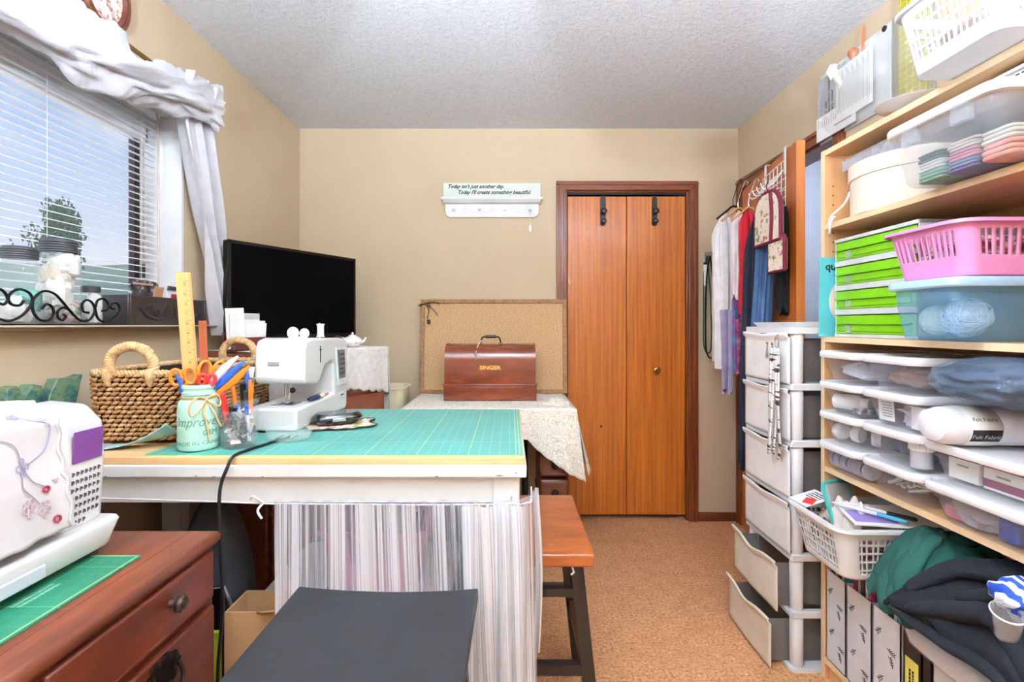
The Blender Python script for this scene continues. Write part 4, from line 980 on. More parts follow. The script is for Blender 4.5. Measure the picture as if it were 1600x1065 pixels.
# burlap board
BUR = pattern('burlap', [(.3, (170,130,90)), (.5, (206,168,124)), (.7, (226,192,150))], 110, .95, 3, stretch=(1,1,2), bp=.5)
BURE = pattern('burlap edge strip', [(.3, (140,102,70)), (.7, (178,138,98))], 60, .95, 4, bp=.4)
bb = thing('burlap_board', 'large burlap covered board leaning on the wall behind the wooden case', 'board', (-.10, 2.862, TRZ+.006)); bb.rotation_euler = (-.065, 0, 0)
MB().box(-.44, .44, 0, .02, 0, .565).build('board', BUR, bb, bev=.002)
for a in ((-.445, .445, .545, .57), (-.445, .445, -.002, .022)): MB().box(a[0], a[1], -.008, .023, a[2], a[3]).build('edge_strip', BURE, bb, bev=.003)
for s in (-1, 1): MB().box(s*.42, s*.445, -.0075, .023, .02, .547).build('edge_strip', BURE, bb, bev=.003)
TWN = M('dark twine', (70,48,34), .9)
for L in ([(-.45,-.012,.525),(-.41,-.016,.545),(-.36,-.014,.55),(-.33,-.014,.535)], [(-.46,-.012,.53),(-.43,-.02,.54),(-.385,-.02,.52),(-.40,-.018,.545),(-.45,-.01,.53)], [(-.41,-.014,.54),(-.395,-.014,.50),(-.405,-.012,.45)], [(-.41,-.014,.54),(-.37,-.014,.51),(-.34,-.012,.47)]):
    MB().tube(smoothpath(L, 6), .0025, 6).build('twine_bow', TWN, bb)
MB().box(-.405, -.385, -.012, -.008, .42, .445).build('dried_sprig', TWN, bb)
# bentwood case
BENT = wood('polished bentwood', (96,38,20), (142,66,34), (2.2,9,9), 3, .25, .5, .03)
sc_ = thing('machine_case', 'polished bentwood sewing machine case with a handle, lettered in gold', 'case', (-.109, 2.69, TRZ+.007))
MB().box(-.252, .252, -.118, .118, 0, .078).build('base', BENT, sc_, bev=.004)
MB().box(-.256, .256, -.122, .122, .076, .092).build('moulding', BENT, sc_, bev=.005)
pr = [(-.112, .09), (-.112, .222)]
for k in range(1, 12):
    a = PI*k/12; pr.append((-.112*math.cos(a)*(1.0), .222+.085*math.sin(a)**.75))
pr += [(.112, .222), (.112, .09)]
MB().prism(pr, -.248, .248, 'x').build('bentwood_lid', BENT, sc_, smooth=40)
for s in (-1, 1): MB().prism([(y*1.015, .09+(z-.09)*1.012) for y, z in pr], s*.2485, s*.236, 'x').build('end_rib', BENT, sc_, smooth=40)
text('SINGER', .030, M('gold leaf', (226,178,84), .35, .6), sc_, (-.0, -.1128, .178), (PI/2, 0, 0), bold=.0012, sx=1.15)
MB().tube(smoothpath([(-.056, -.02, .308), (-.052, -.022, .33), (-.035, -.024, .346), (.035, -.024, .346), (.052, -.022, .33), (.056, -.02, .308)], 6), .0045, 8).build('handle', BLACKM, sc_)
MB().tube([(-.03, -.024, .346), (.03, -.024, .346)], .009, 10).build('grip', BLACK, sc_)
for s in (-1, 1): MB().box(s*.045, s*.068, -.032, -.008, .303, .311).build('handle_plate', BRASS, sc_, bev=.002)
MB().tube(smoothpath([(-.05, -.03, .325), (-.066, -.06, .305), (-.074, -.09, .275), (-.076, -.108, .262)]), .002, 6).build('key_string', WHITE, sc_)
q = MB(); q.tube([(-.078+.008*math.cos(a), -.113, .254+.008*math.sin(a)) for a in [i*PI/6 for i in range(12)]], .002, 6, closed=True); q.box(-.08, -.076, -.1145, -.1125, .222, .247); q.build('key', CHROME, sc_)
# wall sign shelf
SG = M('pale sage paint', (216,224,214), .6, var=.03); 
sg = thing('sign_shelf', 'small white wall shelf with a script motto board and four pegs', 'shelf', (-.112, YB-.001, 1.885))
MB().box(-.302, .302, -.014, 0, .1, .213).build('motto_board', SG, sg, bev=.002)
MB().prism([(-.312, .102), (.312, .102), (.312, .118), (-.312, .118)], -.055, 0, 'y').build('shelf_board', WPAINT, sg, bev=.003)
MB().prism([(-.055, .102), (0, .102), (0, .078), (-.04, .085)], -.302, .302, 'x').build('cove', WPAINT, sg, bev=.002)
q = MB(); P = [(-.29, .1), (-.29, .03), (-.283, .012), (-.265, .0), (.265, 0), (.283, .012), (.29, .03), (.29, .1)]; q.prism(P, -.016, 0, 'y'); q.build('peg_board', WPAINT, sg, bev=.002)
text("Today isn't just another day.", .034, INK, sg, (-.277, -.0146, .190), (PI/2, 0, 0), shear=.4, align='LEFT', sx=.90, bold=.0008, name='motto_lettering')
text("Today I'll create something beautiful.", .034, INK, sg, (-.215, -.0146, .154), (PI/2, 0, 0), shear=.4, align='LEFT', sx=.90, bold=.0008, name='motto_lettering')
for x in (-.235, -.078, .079, .236): MB().lathe([(.003, -.05), (.009, -.047), (.0095, -.042), (.006, -.036), (.0045, -.016)], 14, c=(x, 0, .045), axis='y').build('peg', WPAINT, sg)
hs = thing('hanging_spoon', 'small white spoon ornament on the right peg of the motto shelf', 'ornament', (-.112+.236, YB-.046, 1.93))
q = MB(); q.tube([(.012*math.cos(a), 0, -.004+.016*math.sin(a)) for a in [i*PI/8 for i in range(16)]], .002, 6, closed=True); q.tube([(.0, 0, -.02), (0, 0, -.09)], .0015, 6); q.build('loop', WPAINT, hs)
MB().ball((0, .004, -.118), .011, .005, .03, 14, 9).build('spoon_bowl', M('pearl', (232,228,222), .3), hs)
# leashes on a hook between the doors
lh = thing('leash_hook', 'small clear and steel wall hook right of the closet', 'hook', (1.227, YB-.001, 1.64))
MB().box(-.016, .016, -.004, 0, -.02, .03).build('plate', CLEAR, lh, bev=.003); MB().tube(smoothpath([(0, -.004, .01), (0, -.022, -.002), (0, -.03, .012)]), .004, 8).build('prong', CHROME, lh)
def leash(lab, dx, dy, m, bot, w_):
    o = thing('dog_leash', lab, 'leash', (1.227+dx, YB-.026-dy, 1.645))
    P = smoothpath([(0, 0, 0), (-.015-w_*.4, -.002, -.12), (-.012-w_, -.004, -.35), (-.012-w_*.8, -.004, bot+.05), (.008, -.004, bot), (.02+w_*.6, -.004, bot+.06), (.02+w_*.4, -.002, -.3), (.012, 0, -.12), (0, 0, 0)], 8)
    q = MB()
    for i in range(len(P)-1): q.bar(P[i], P[i+1], .008, .003, up=(0,1,0))
    q.build('webbing', m, o); q = MB(); q.tube([(.012*math.cos(a), -.004, .01+.012*math.sin(a)) for a in [i*PI/6 for i in range(12)]], .002, 6, closed=True); q.build('ring', CHROME, o)
leash('black looped dog leash hanging lowest on the wall hook', .006, .006, BLACK, -.63, .018); leash('green looped dog leash on the wall hook', -.012, .0, M('dark green webbing', (28,92,76), .8), -.60, .010)
o = thing('leash_tag', 'white plastic bag roll holder hanging with the leashes', 'holder', (1.205, YB-.026, 1.46)); MB().rbox(.02, .016, .006, 0, .13).build('tube', PAPER, o); MB().rbox(.022, .018, .006, .13, .145).build('cap', BLACK, o); MB().tube([(0, 0, .145), (.012, -.004, .19)], .002, 6).build('strap', BLACK, o)

# ------------------------------------------------------------------ left foreground: dresser, mat, covered sewing machine
DR = wood('worn cherry dresser', (82,36,18), (128,62,34), (9,1.2,9), 3, .42, .2, .04, worn=(150,90,60))
DRF = wood('cherry drawer front', (70,24,8), (106,42,16), (9,1.4,9), 3, .42, .2, .03)
DZ_ = .76
dr = thing('dresser', 'worn cherry dresser at the lower left with brass pulls', 'dresser', (-.965, .66, 0))
hx2, hy2 = .30, .40
MB().box(-hx2, hx2, -hy2, hy2, .06, DZ_-.030).build('carcass', DRF, dr, bev=.004)
q = MB(); P = [(-.012, DZ_-.030), (.004, DZ_-.032), (.012, DZ_-.022), (.0135, DZ_-.012), (.009, DZ_-.003), (0, DZ_)]
R = []
for o_, z in P: R.append([(x, y, z) for x, y in ((-hx2, -hy2-o_), (hx2+o_, -hy2-o_), (hx2+o_, hy2+o_-.006), (-hx2, hy2+o_-.006))])
q.loft(R); q.build('dresser_top', DR, dr, smooth=50)
MB().box(hx2-.045, hx2-.0445, -hy2, hy2-.01, DZ_, DZ_+.0003).build('top_seam', M('dark seam', (52,22,12), .6), dr)
for (y0, y1) in ((-.39, -.012), (.008, .385)):
    d_ = MB().box(hx2, hx2+.012, y0, y1, .622, .722).build('drawer', DRF, dr, bev=.004)
    MB().lathe([(.009, .012), (.007, .02), (.015, .026), (.016, .033), (.012, .038), (.009, .036), (.004, .039)], 20, c=(hx2, (y0+y1)/2+.056, .683), axis='x').build('knob', M('dark bronze knob', (70,56,46), .4, .7), d_)
    MB().box(hx2+.0115, hx2+.0125, y0+.012, y1-.012, .629, .631).build('drawer_bead', DR, d_)
for z0 in (.38, .13):
    d_ = MB().box(hx2, hx2+.014, -.39, .385, z0, z0+.225).build('drawer', DRF, dr, bev=.005)
    for yy in (-.21, .225):
        q = MB()
        for k in range(9):
            a = 2*PI*k/9; q.ball((hx2+.017, yy+.036*math.cos(a), z0+.185+.026*math.sin(a)), .005, .014, .011, 8, 6)
        q.prism(ell(.036, .024, 14), hx2+.013, hx2+.019, 'x'); q.v = [(x, y+(yy if i >= len(q.v)-28 else 0), z+((z0+.185) if i >= len(q.v)-28 else 0)) for i, (x, y, z) in enumerate(q.v)]
        q.tube(smoothpath([(hx2+.02, yy-.034, z0+.19), (hx2+.034, yy-.03, z0+.165), (hx2+.038, yy, z0+.15), (hx2+.034, yy+.03, z0+.165), (hx2+.02, yy+.034, z0+.19)]), .004, 8)
        q.build('drawer_pull', M('black antique brass', (38,30,24), .3, .8), d_)
for s in (-1, 1):
    for s2 in (-1, 1): MB().rbox(.05, .05, .012, 0, .06, (s*(hx2-.03), s2*(hy2-.03)), .8).build('leg', DRF, dr)
GM = matgrid('dark green gridded mat', (36,118,88), (72,150,118), (110,170,140), 0, 0, 1, 1)
o = thing('green_mat', 'dark green cutting mat under the covered sewing machine', 'mat', (-.94, .64, DZ_)); MB().rbox(.42, .60, .006, .0004, .0032).build('mat_sheet', GM, o)
marks(.07, .022, M('faded white print', (120,180,150), .6), o, (.14, .16, .0034), (0, 0, PI/2), 2, 'print', 3)
q = MB(); q.tube([(.205, -.295, .0035), (.205, .295, .0035), (-.2, .295, .0035)], .0012, 4); q.build('border_line', M('mat border green', (150,180,120), .6), o)
fm = thing('covered_sewing_machine', 'white sewing machine under an embroidered cloth on the dresser', 'machine', (-.905, .70, DZ_+.0052))
MB().rbox(.205, .60, .02, .012, .066, (0, -.015), .94, e=.008).build('base', SMW, fm)
for s in (-1, 1):
    for s2 in (-.24, .24): MB().lathe([(.014, 0), (.014, .014)], 12, c=(s*.07, s2, 0)).build('rubber_foot', JLID, fm)
MB().box(.098, .1035, -.2, .12, .018, .042).build('base_recess', M('pale blue grey plastic', (196,204,214), .45), fm, bev=.004)
MB().box(.06, .066, -.29, .1, .066, .068).build('base_groove', JLID, fm)
# upright with the control panel (far end), head towards the camera
pp = [(-.09, .06), (.075, .06), (.083, .20), (.078, .262), (.045, .296), (-.02, .302), (-.075, .29), (-.09, .25)]
MB().prism([(x, z) for x, z in pp], .17, .268, 'y').build('upright', SMW, fm, bev=.014, seg=3)
MB().prism([(-.085, .15), (.07, .15), (.074, .28), (.04, .298), (-.075, .296)], -.27, .175, 'y').build('arm', SMW, fm, bev=.014, seg=3)
MB().prism([(-.08, .075), (.068, .075), (.07, .16), (-.08, .16)], -.27, -.16, 'y').build('head', SMW, fm, bev=.012)
sl2 = math.atan2(.008, .14)
def onp(y, z): return (.0755+(z-.06)/.14*.008, y, z)
PUR = M('purple panel', (112,54,128), .35)
def patch(name, y0, y1, z0, z1, m, t=.0022):
    a = [onp(y0, z0), onp(y1, z0), onp(y1, z1), onp(y0, z1)]; q = MB(); q.add([(x+dx, y, z) for dx in (0, t) for x, y, z in a], [(0,3,2,1),(4,5,6,7),(0,1,5,4),(1,2,6,5),(2,3,7,6),(3,0,4,7)]); return q.build(name, m, fm, bev=.001)
patch('purple_display', .188, .252, .192, .252, PUR)
q = MB()
for i in range(7):
    for j in range(7):
        if i == 0 and j > 3: continue
        y = .190+j*.0092; z = .074+i*.0155; x = onp(y, z)[0]
        q.box(x, x+.0012, y, y+.0012, z, z+.0085); q.box(x, x+.0012, y+.0024, y+.0034, z+.001+(i*j % 3)*.001, z+.008); q.box(x, x+.0012, y+.0046, y+.0056, z+.003-(i*j % 2)*.002, z+.007)
q.build('stitch_symbols', M('grey symbol print', (84,84,88), .6), fm, smooth=0)
CLO = M('white cotton cover', (210,206,206), .9, var=.03, scale=8, bp=.15, bscale=14, sheen=.2)
def cover(u, v):
    # u across: back (0) - top - front hem (1); v along the machine
    y = -.30+.47*v+.008*math.sin(u*7)
    s = u*3
    bulge = .012*math.sin(v*PI*1.3)+.008*math.sin(v*8)
    pts = [(-.098, .08), (-.096, .27), (-.055, .313), (.03, .316), (.086, .285), (.094, .18), (.098, .083)]
    k = u*6; i = min(5, int(k)); f = k-i; f2 = f*f*(3-2*f)*.5+f*.5; a, b_ = pts[i], pts[i+1]
    x = a[0]+(b_[0]-a[0])*f2; z = a[1]+(b_[1]-a[1])*f2
    top = 1 if z > .25 else 0
    z += (bulge*1.0 if z > .28 else 0)+.005*N3(u*5, v*6, 1); x += .006*N3(u*6, v*5, 7)+(.004*math.sin(v*26)*max(0, (.2-z)/.15) if u > .6 else 0)
    if u > .97: z += .005*math.sin(v*60)*.3
    if v > .97: y += .003*math.sin(u*90)
    return (x, y, z)
sheet('embroidered_cover', cover, 60, 60, CLO, fm, solid=.003)
MB().rbox(.03, .16, .012, .312, .338, (0, .03), 1, e=.006).build('carry_handle', SMW, fm)
def cv(u, v, up=.004):
    p = Vector(cover(u, v)); a = Vector(cover(min(1, u+.01), v))-p; b_ = Vector(cover(u, min(1, v+.01)))-p; n = a.cross(b_).normalized()
    if n.x < 0 and u > .5: n = -n
    if n.z < 0 and u < .6: n = -n
    return p+n*up
VIO = M('violet thread', (160,152,190), .8); GRT = M('grey thread', (144,142,152), .8); CRI = M('crimson thread', (160,40,70), .8); PNK = M('faded pink thread', (206,170,184), .8)
for pts, m in (([(.70,.62),(.715,.7),(.70,.76),(.72,.82),(.77,.84)], GRT), ([(.60,.86),(.64,.9),(.68,.95),(.74,.93),(.77,.84)], VIO), ([(.77,.84),(.82,.87),(.86,.91)], GRT), ([(.77,.84),(.84,.83),(.90,.88)], GRT)):
    MB().tube([cv(a, b_) for a, b_ in [(p.x, p.y) for p in smoothpath([(x, y, 0) for x, y in pts], 5)]], .0008, 5).build('embroidered_stem', m, fm)
def flower(u, v, m, r=.012, n=5):
    q = MB(); du, dv = r/.5, r/.47
    for k in range(n):
        a0 = 2*PI*k/n; q.tube([cv(u+du*.55*(math.cos(a0)+.55*math.cos(a)), v+dv*.55*(math.sin(a0)+.55*math.sin(a))) for a in [i*PI/5 for i in range(10)]], .0008, 5, closed=True)
    q.build('embroidered_flower', m, fm)
flower(.77, .84, VIO, .012, 4); flower(.60, .85, VIO, .01); flower(.64, .93, PNK, .01); flower(.84, .95, PNK, .006, 3); flower(.90, .84, PNK, .014); flower(.915, .90, PNK, .013)
for u, v in ((.865, .91), (.95, .94)): MB().tube([cv(u+.009*math.cos(a), v+.011*math.sin(a)) for a in [i*PI/6 for i in range(12)]], .0018, 6, closed=True).build('crimson_flower', CRI, fm)
q = MB(); q.tube([cv(.62+.38*i/40, .985, .003) for i in range(41)], .0018, 6); q.build('stitched_hem', GRT if False else WPAINT, fm)

# ------------------------------------------------------------------ stools
STB = M('black leather board', (34,35,37), .5, var=.12, scale=16, bp=.06, bscale=120)
st = thing('black_stool', 'black saddle seat stool in front of the table', 'stool', (-.285, .943, 0), -.02)
R = []
for j in range(2):
    pass
def seatb(sgn):
    P = []
    return P
q = MB(); nx = 16
rows_ = []
for i in range(nx+1):
    x = -.208+.416*i/nx; dz = .010*(x/.208)**2
    rows_.append([(x, -.155, .575+dz), (x, .152, .575+dz), (x, .152, .604+dz), (x, -.155, .604+dz)])
q.loft(rows_); q.build('seat', STB, st, bev=.003, smooth=30)
for sx in (-1, 1):
    for sy in (-1, 1): MB().bar((sx*.16, sy*.115, .58), (sx*.2, sy*.14, 0), .034, .034, up=(0,1,0)).build('leg', BLACK, st)
    MB().bar((sx*.18, -.12, .25), (sx*.18, .12, .25), .02, .03).build('stretcher', BLACK, st)
for sy in (-1, 1): MB().bar((-.17, sy*.125, .35), (.17, sy*.125, .35), .02, .03).build('stretcher', BLACK, st)
STW = wood('worn orange-brown seat', (128,60,24), (176,96,44), (2,9,9), 3, .32, .4, .03, worn=(206,150,100))
ws = thing('wood_stool', 'black legged stool with a worn brown wooden seat beside the table', 'stool', (.055, 1.48, 0))
MB().box(-.17, .17, -.222, .222, .574, .61).build('seat', STW, ws, bev=.006)
LEGB = M('black stool paint', (17,16,16), .4, var=.15)
for sx in (-1, 1):
    for sy in (-1, 1):
        MB().bar((sx*.125, sy*.185, .574), (sx*.185, sy*.20, 0), .034, .036, up=(0,1,0)).build('leg', LEGB, ws)
    MB().bar((sx*.137, -.188, .455), (sx*.137, .188, .455), .02, .032).build('side_stretcher', M('dark brown rail', (66,32,18), .4), ws)
    MB().bar((sx*.16, -.194, .24), (sx*.16, .194, .24), .02, .034).build('side_stretcher', MATS['dark brown rail'], ws)
for sy in (-1, 1):
    MB().bar((-.13, sy*.19, .495), (.13, sy*.19, .495), .02, .022).build('stretcher', LEGB, ws); MB().bar((-.15, sy*.195, .29), (.15, sy*.195, .29), .022, .03).build('stretcher', LEGB, ws)
MB().tube([(.112, -.20, .57), (.116, -.208, .555), (.108, -.21, .55)], .003, 6).build('price_tie', WHITE, ws)
# ------------------------------------------------------------------ under the table
PKB = M('dusty pink plastic', (226,150,182), .4, var=.02)
def tote(name, lab, x, y, z, w_, d_, h, m, lidm):
    t = thing(name, lab, 'bin', (x, y, z)); q = MB(); P = rr(w_, d_, .03, 4)
    q.loft([[(a*.9, b_*.9, 0) for a, b_ in P], [(a, b_, h-.02) for a, b_ in P], [(a*.98, b_*.98, h-.02) for a, b_ in P], [(a*.88, b_*.88, .004) for a, b_ in P]]); q.build('tub', m, t)
    MB().rbox(w_+.02, d_+.02, .035, h-.02, h, e=.005).build('lid', lidm, t); return t
tote('storage_tote', 'white lidded tote under the table carrying the pink basket', -.44, 1.50, .20, .52, .34, .255, clear('cloudy plastic', (226,230,236), .7, .3), WHITE)
tote('storage_tote', 'dark grey tote on the floor under the white tote', -.44, 1.50, 0, .54, .36, .20, M('dark grey plastic', (52,54,60), .5), M('grey lid plastic', (86,88,94), .5))
tote('storage_tote', 'tall dark tote behind the pink basket under the table', -.235, 1.752, .0, .20, .09, .66, M('dark grey plastic'), JLID)
basket('under_table_basket', 'pink slotted basket behind the sheer curtain under the table', 'basket', (-.395, 1.46, .4555), 0, .30, .22, .175, .82, PKB, lambda sd, q, t: .45 < t < .86 and .12 < q < .88 and int(q*(22 if sd % 2 == 0 else 16)) % 2 == 0)
BAGM = M('charcoal nylon', (50,52,56), .7, var=.15, bp=.2, bscale=20)
bg = thing('nylon_bag', 'dark charcoal bag with a printed patch under the left of the table', 'bag', (-.87, 1.40, 0), .2)
R = []
for i in range(9):
    f = i/8; k = [1, 1.08, 1.1, 1.05, 1.0, .95, .85, .62, .3][i]; R.append([(x*k*(1+.08*N3(x*20, y*20, i)), y*k, .73*f) for x, y in rr(.20, .2, .06, 4)])
MB().loft(R).build('bag_body', BAGM, bg, sub=1)
marks(.07, .03, INK, bg, (-.0, -.104, .58), (PI/2+.1, -.3, 0), 2, 'print', 4)
MB().box(-.08, .06, -.112, -.100, .2, .5).build('pocket', BLACK, bg, bev=.01)
MB().tube(smoothpath([(.06, -.11, .5), (.09, -.125, .42), (.07, -.12, .33)]), .006, 8).build('zip_pull', CHROME, bg)
BXC = M('brown cardboard', (186,144,98), .85, var=.05)
cx_ = thing('cardboard_box', 'open brown cardboard box on the floor below the table', 'box', (-.635, 1.235, 0))
q = MB(); q.box(-.08, .08, -.05, -.045, 0, .5); q.box(-.08, .08, .045, .05, 0, .5); q.box(-.08, -.075, -.045, .045, 0, .5); q.box(.075, .08, -.045, .045, 0, .5); q.box(-.075, .075, -.045, .045, 0, .005); q.build('walls', BXC, cx_)
MB().add([(.0, -.05, .5), (.08, -.05, .5), (.10, -.075, .525), (.03, -.075, .515)], [(0,1,2,3)]).build('flap', BXC, cx_, solid=.003)
o = MB().box(-.012, .012, -.006, .006, 0, .44).build('green_folder', M('lime card', (178,198,48), .6), None, (-.748, 1.205, 0), bev=.001); o.scale = (1,1,1); tag(o, 'lime green folder standing beside the cardboard box', 'folder')
PB = clear('crinkled poly', (210,212,220), .4, .3)
pb = thing('plastic_bag', 'crinkled clear plastic bag between the box and the curtain', 'bag', (-.465, 1.245, 0))
MB().loft([[(x*k*(1+.2*N3(x*15, y*15, i)), y*k*(1+.2*N3(y*12, x*9, i+4)), z) for x, y in ell(.07, .05, 18)] for i, (k, z) in enumerate(((.8, .0), (1, .1), (1.05, .25), (.95, .38), (.7, .47), (.25, .53)))]).build('film', PB, pb)
# ------------------------------------------------------------------ clothes and racks on the right door
WIRE = M('white coated wire', (240,240,238), .4, var=.02)
rk = thing('door_rack', 'white wire rack hooked over the top of the right door', 'rack', (1.285, 2.275, 2.034), -ang)
# local: x out of the door face is negative, y along the door
for y in (-.10, .16):
    q = MB(); q.box(-.004, .040, y-.012, y+.012, 0, .003); q.box(-.0045, -.0015, y-.012, y+.012, -.12, .003); q.box(.037, .040, y-.012, y+.012, -.05, .003); q.build('over_door_strap', WIRE, rk, bev=.001)
q = MB()
for k in range(7): q.tube([(-.008, -.12+.3*k/6, -.06), (-.008, -.12+.3*k/6, -.27)], .0022, 6)
for k in range(6): q.tube([(-.008, -.125, -.06-.042*k), (-.008, .185, -.06-.042*k)], .0025, 6)
q.build('wire_grid', WIRE, rk)
for k in range(5):
    y = -.09+.06*k
    MB().tube(smoothpath([(-.008, y, -.10), (-.05, y, -.16), (-.075, y, -.165), (-.085, y, -.14)]), .003, 6).build('hook', WIRE, rk)
for k in range(4): MB().tube([(-.012-.02*k, -.12, -.2+.01*k), (-.012-.02*k, .17, -.16+.01*k)], .0022, 6).build('cross_wire', WIRE, rk)
def garment(name, lab, cat, x, y, z1, z0, rx, ry, m, rz=0, folds=7, amp=.22, shoulders=True, bottom=1.0, lean=(0,0), seed=0, extra=None):
    """a hanging garment: folded cloth column, shoulders at the top, uneven hem"""
    t = thing(name, lab, cat, (x, y, z0), rz); H_ = z1-z0; R = []; n = 44; NZ = 22
    for i in range(NZ+1):
        f = i/NZ; k = 1.0
        if shoulders and f > .84: k = max(.12, 1-((f-.84)/.16)**1.6*.88)
        k *= bottom+(1-bottom)*f; ring = []
        for j in range(n):
            a = 2*PI*j/n; w_ = 1+1.3*amp*math.sin(folds*2*a+seed*2)+1.0*amp*math.sin(folds*a+seed+.9*math.sin(f*4+seed))*(.5+.5*(1-f))+.10*N3(math.cos(a)*2+seed, math.sin(a)*2, f*5)
            ring.append((rx*k*w_*math.cos(a)+lean[0]*(1-f), ry*k*w_*math.sin(a)+lean[1]*(1-f), H_*f+(.02*math.sin(3*a+seed)*max(0, .15-f)/.15)))
        R.append(ring)
    MB().loft(R).build('cloth', m, t, smooth=70)
    return t
WCOT = M('white cotton', (240,238,240), .9, var=.05, bp=.2, bscale=25); PINKW = pattern('white to pale pink cotton', [(.4, (242,238,240)), (.65, (232,206,212))], 5, .9, 3)
g = garment('white_blouse', 'white blouse hanging nearest the back wall on the right door', 'blouse', 1.215, 2.68, 1.85, .99, .048, .075, WCOT, .15, 6, .2, seed=1, bottom=.9)
garment('lavender_scarf', 'pale lavender sheer scarf below the white blouse', 'scarf', 1.18, 2.565, 1.30, .86, .030, .018, M('lavender voile', (190,182,214), .8, alpha=.85, var=.1), 0, 9, .3, False, .7, seed=3)
garment('pink_shirt', 'white and pale pink shirt in front of the white blouse', 'shirt', 1.222, 2.53, 1.83, 1.36, .026, .03, PINKW, .1, 6, .2, seed=5)
garment('tie_dye_scarf', 'blue and purple tie-dye scarf under the pink shirt', 'scarf', 1.213, 2.51, 1.35, .98, .028, .02, pattern('blue purple tie dye', [(.35, (60,160,206)), (.5, (120,90,150)), (.65, (160,60,110))], 9, .8, 3), .1, 8, .25, False, .8, seed=7)
garment('red_trousers', 'bright red trousers hanging beside the jeans', 'trousers', 1.22, 2.43, 1.82, 1.27, .034, .034, M('red cotton', (186,28,44), .85, var=.12, bp=.2, bscale=20), .1, 5, .22, True, .9, seed=2)
garment('burgundy_scarf', 'burgundy and purple patterned scarf below the red trousers', 'scarf', 1.205, 2.44, 1.25, .98, .032, .03, pattern('burgundy print', [(.35, (110,30,60)), (.5, (150,60,110)), (.65, (180,140,160))], 14, .8, 3), 0, 8, .25, False, .8, seed=9)
DEN = pattern('blue denim', [(.3, (40,62,96)), (.55, (72,104,146)), (.75, (104,140,178))], 7, .9, 5, stretch=(2,2,.5), bp=.15)
j_ = garment('jeans', 'long blue jeans hanging down past the drawer tower', 'jeans', 1.238, 2.275, 1.80, .73, .038, .035, DEN, .1, 5, .16, True, .95, lean=(-.06, .01), seed=4)
MB().box(-.03, .026, -.045, -.037, .88, .9).build('waistband', M('denim band', (52,80,120), .9), j_, bev=.002)
MB().box(-.034, -.018, -.042, -.036, .47, .5).build('white_label', PAPER, j_)
garment('navy_trousers', 'dark navy trousers behind the jeans, reaching lowest', 'trousers', 1.215, 2.355, 1.75, .51, .034, .018, M('dark navy cloth', (30,36,52), .9, var=.15), 0, 5, .2, True, .9, lean=(-.04, .0), seed=6)
garment('black_trousers', 'black garment between the jeans and the floral cover', 'trousers', 1.258, 2.19, 1.80, 1.28, .016, .03, M('black cloth', (26,26,30), .95), .1, 5, .2, True, .9, seed=8)
def hanger(lab, y, m, x0, z0):
    t = thing('clothes_hanger', lab, 'hanger', (x0, y, z0))
    MB().tube(smoothpath([(.045, 0, .14), (.052, 0, .155), (.04, 0, .165), (.03, 0, .15), (.0, 0, .06), (0, 0, .02)]), .0022, 6).build('hook', CHROME if m is not BLACK else BLACK, t)
    MB().tube(smoothpath([(-.09, -.0, -.05), (-.04, 0, -.01), (0, 0, .02), (.04, 0, 0), (.07, 0, -.03)]), .006, 8).build('arm', m, t)
HWD = wood('pale hanger wood', (190,130,74), (212,156,98), (4,4,4), 3, .4, .3)
hanger('black hanger carrying the white blouse', 2.60, BLACK, 1.225, 1.85); hanger('wooden hanger carrying the red trousers', 2.42, HWD, 1.22, 1.80); hanger('wooden hanger carrying the pink shirt', 2.52, HWD, 1.215, 1.82)
# floral quilted cover with burgundy binding
FLO = pattern('cream floral chintz', [(.34, (120,146,92)), (.42, (238,228,206)), (.56, (240,232,214)), (.62, (206,120,140)), (.7, (160,70,96))], 22, .85, 3)
BUG = M('burgundy binding', (112,26,48), .85)
fc = thing('floral_cover', 'cream floral quilted mitt with burgundy edging on the right door', 'mitt', (1.165, 2.11, 1.455), -.05)
def arch(w_, h, r, n=8): return [(-w_/2, 0), (w_/2, 0), (w_/2, h-r)]+[(w_/2-r+r*math.cos(a), h-r+r*math.sin(a)) for a in [PI/2*i/n for i in range(1, n+1)]]+[(-w_/2+r-r*math.sin(a), h-r+r*math.cos(a)) for a in [PI/2*i/n for i in range(1, n+1)]]
for nm, w_, h, r, z, x, in (('upper_flap', .225, .225, .09, .135, 0), ('lower_flap', .13, .15, .02, 0, .01)):
    P = arch(w_, h, r); c0 = .03 if nm == 'upper_flap' else -.03
    MB().prism([(a+c0, b_+z) for a, b_ in P], x-.01, x+.012, 'x').build(nm, FLO, fc, bev=.006, seg=3)
    MB().tube([(x-.002, a+c0, b_+z) for a, b_ in P], .0095, 8, closed=True).build('binding', BUG, fc)
MB().tube(smoothpath([(-.012, -.02, .137), (-.014, -.03, .25), (-.012, -.015, .35)]), .009, 8).build('centre_binding', BUG, fc)
MB().tube(smoothpath([(0, .03, .36), (-.006, .035, .39), (.0, .03, .41)]), .003, 6).build('hanging_loop', BUG, fc)

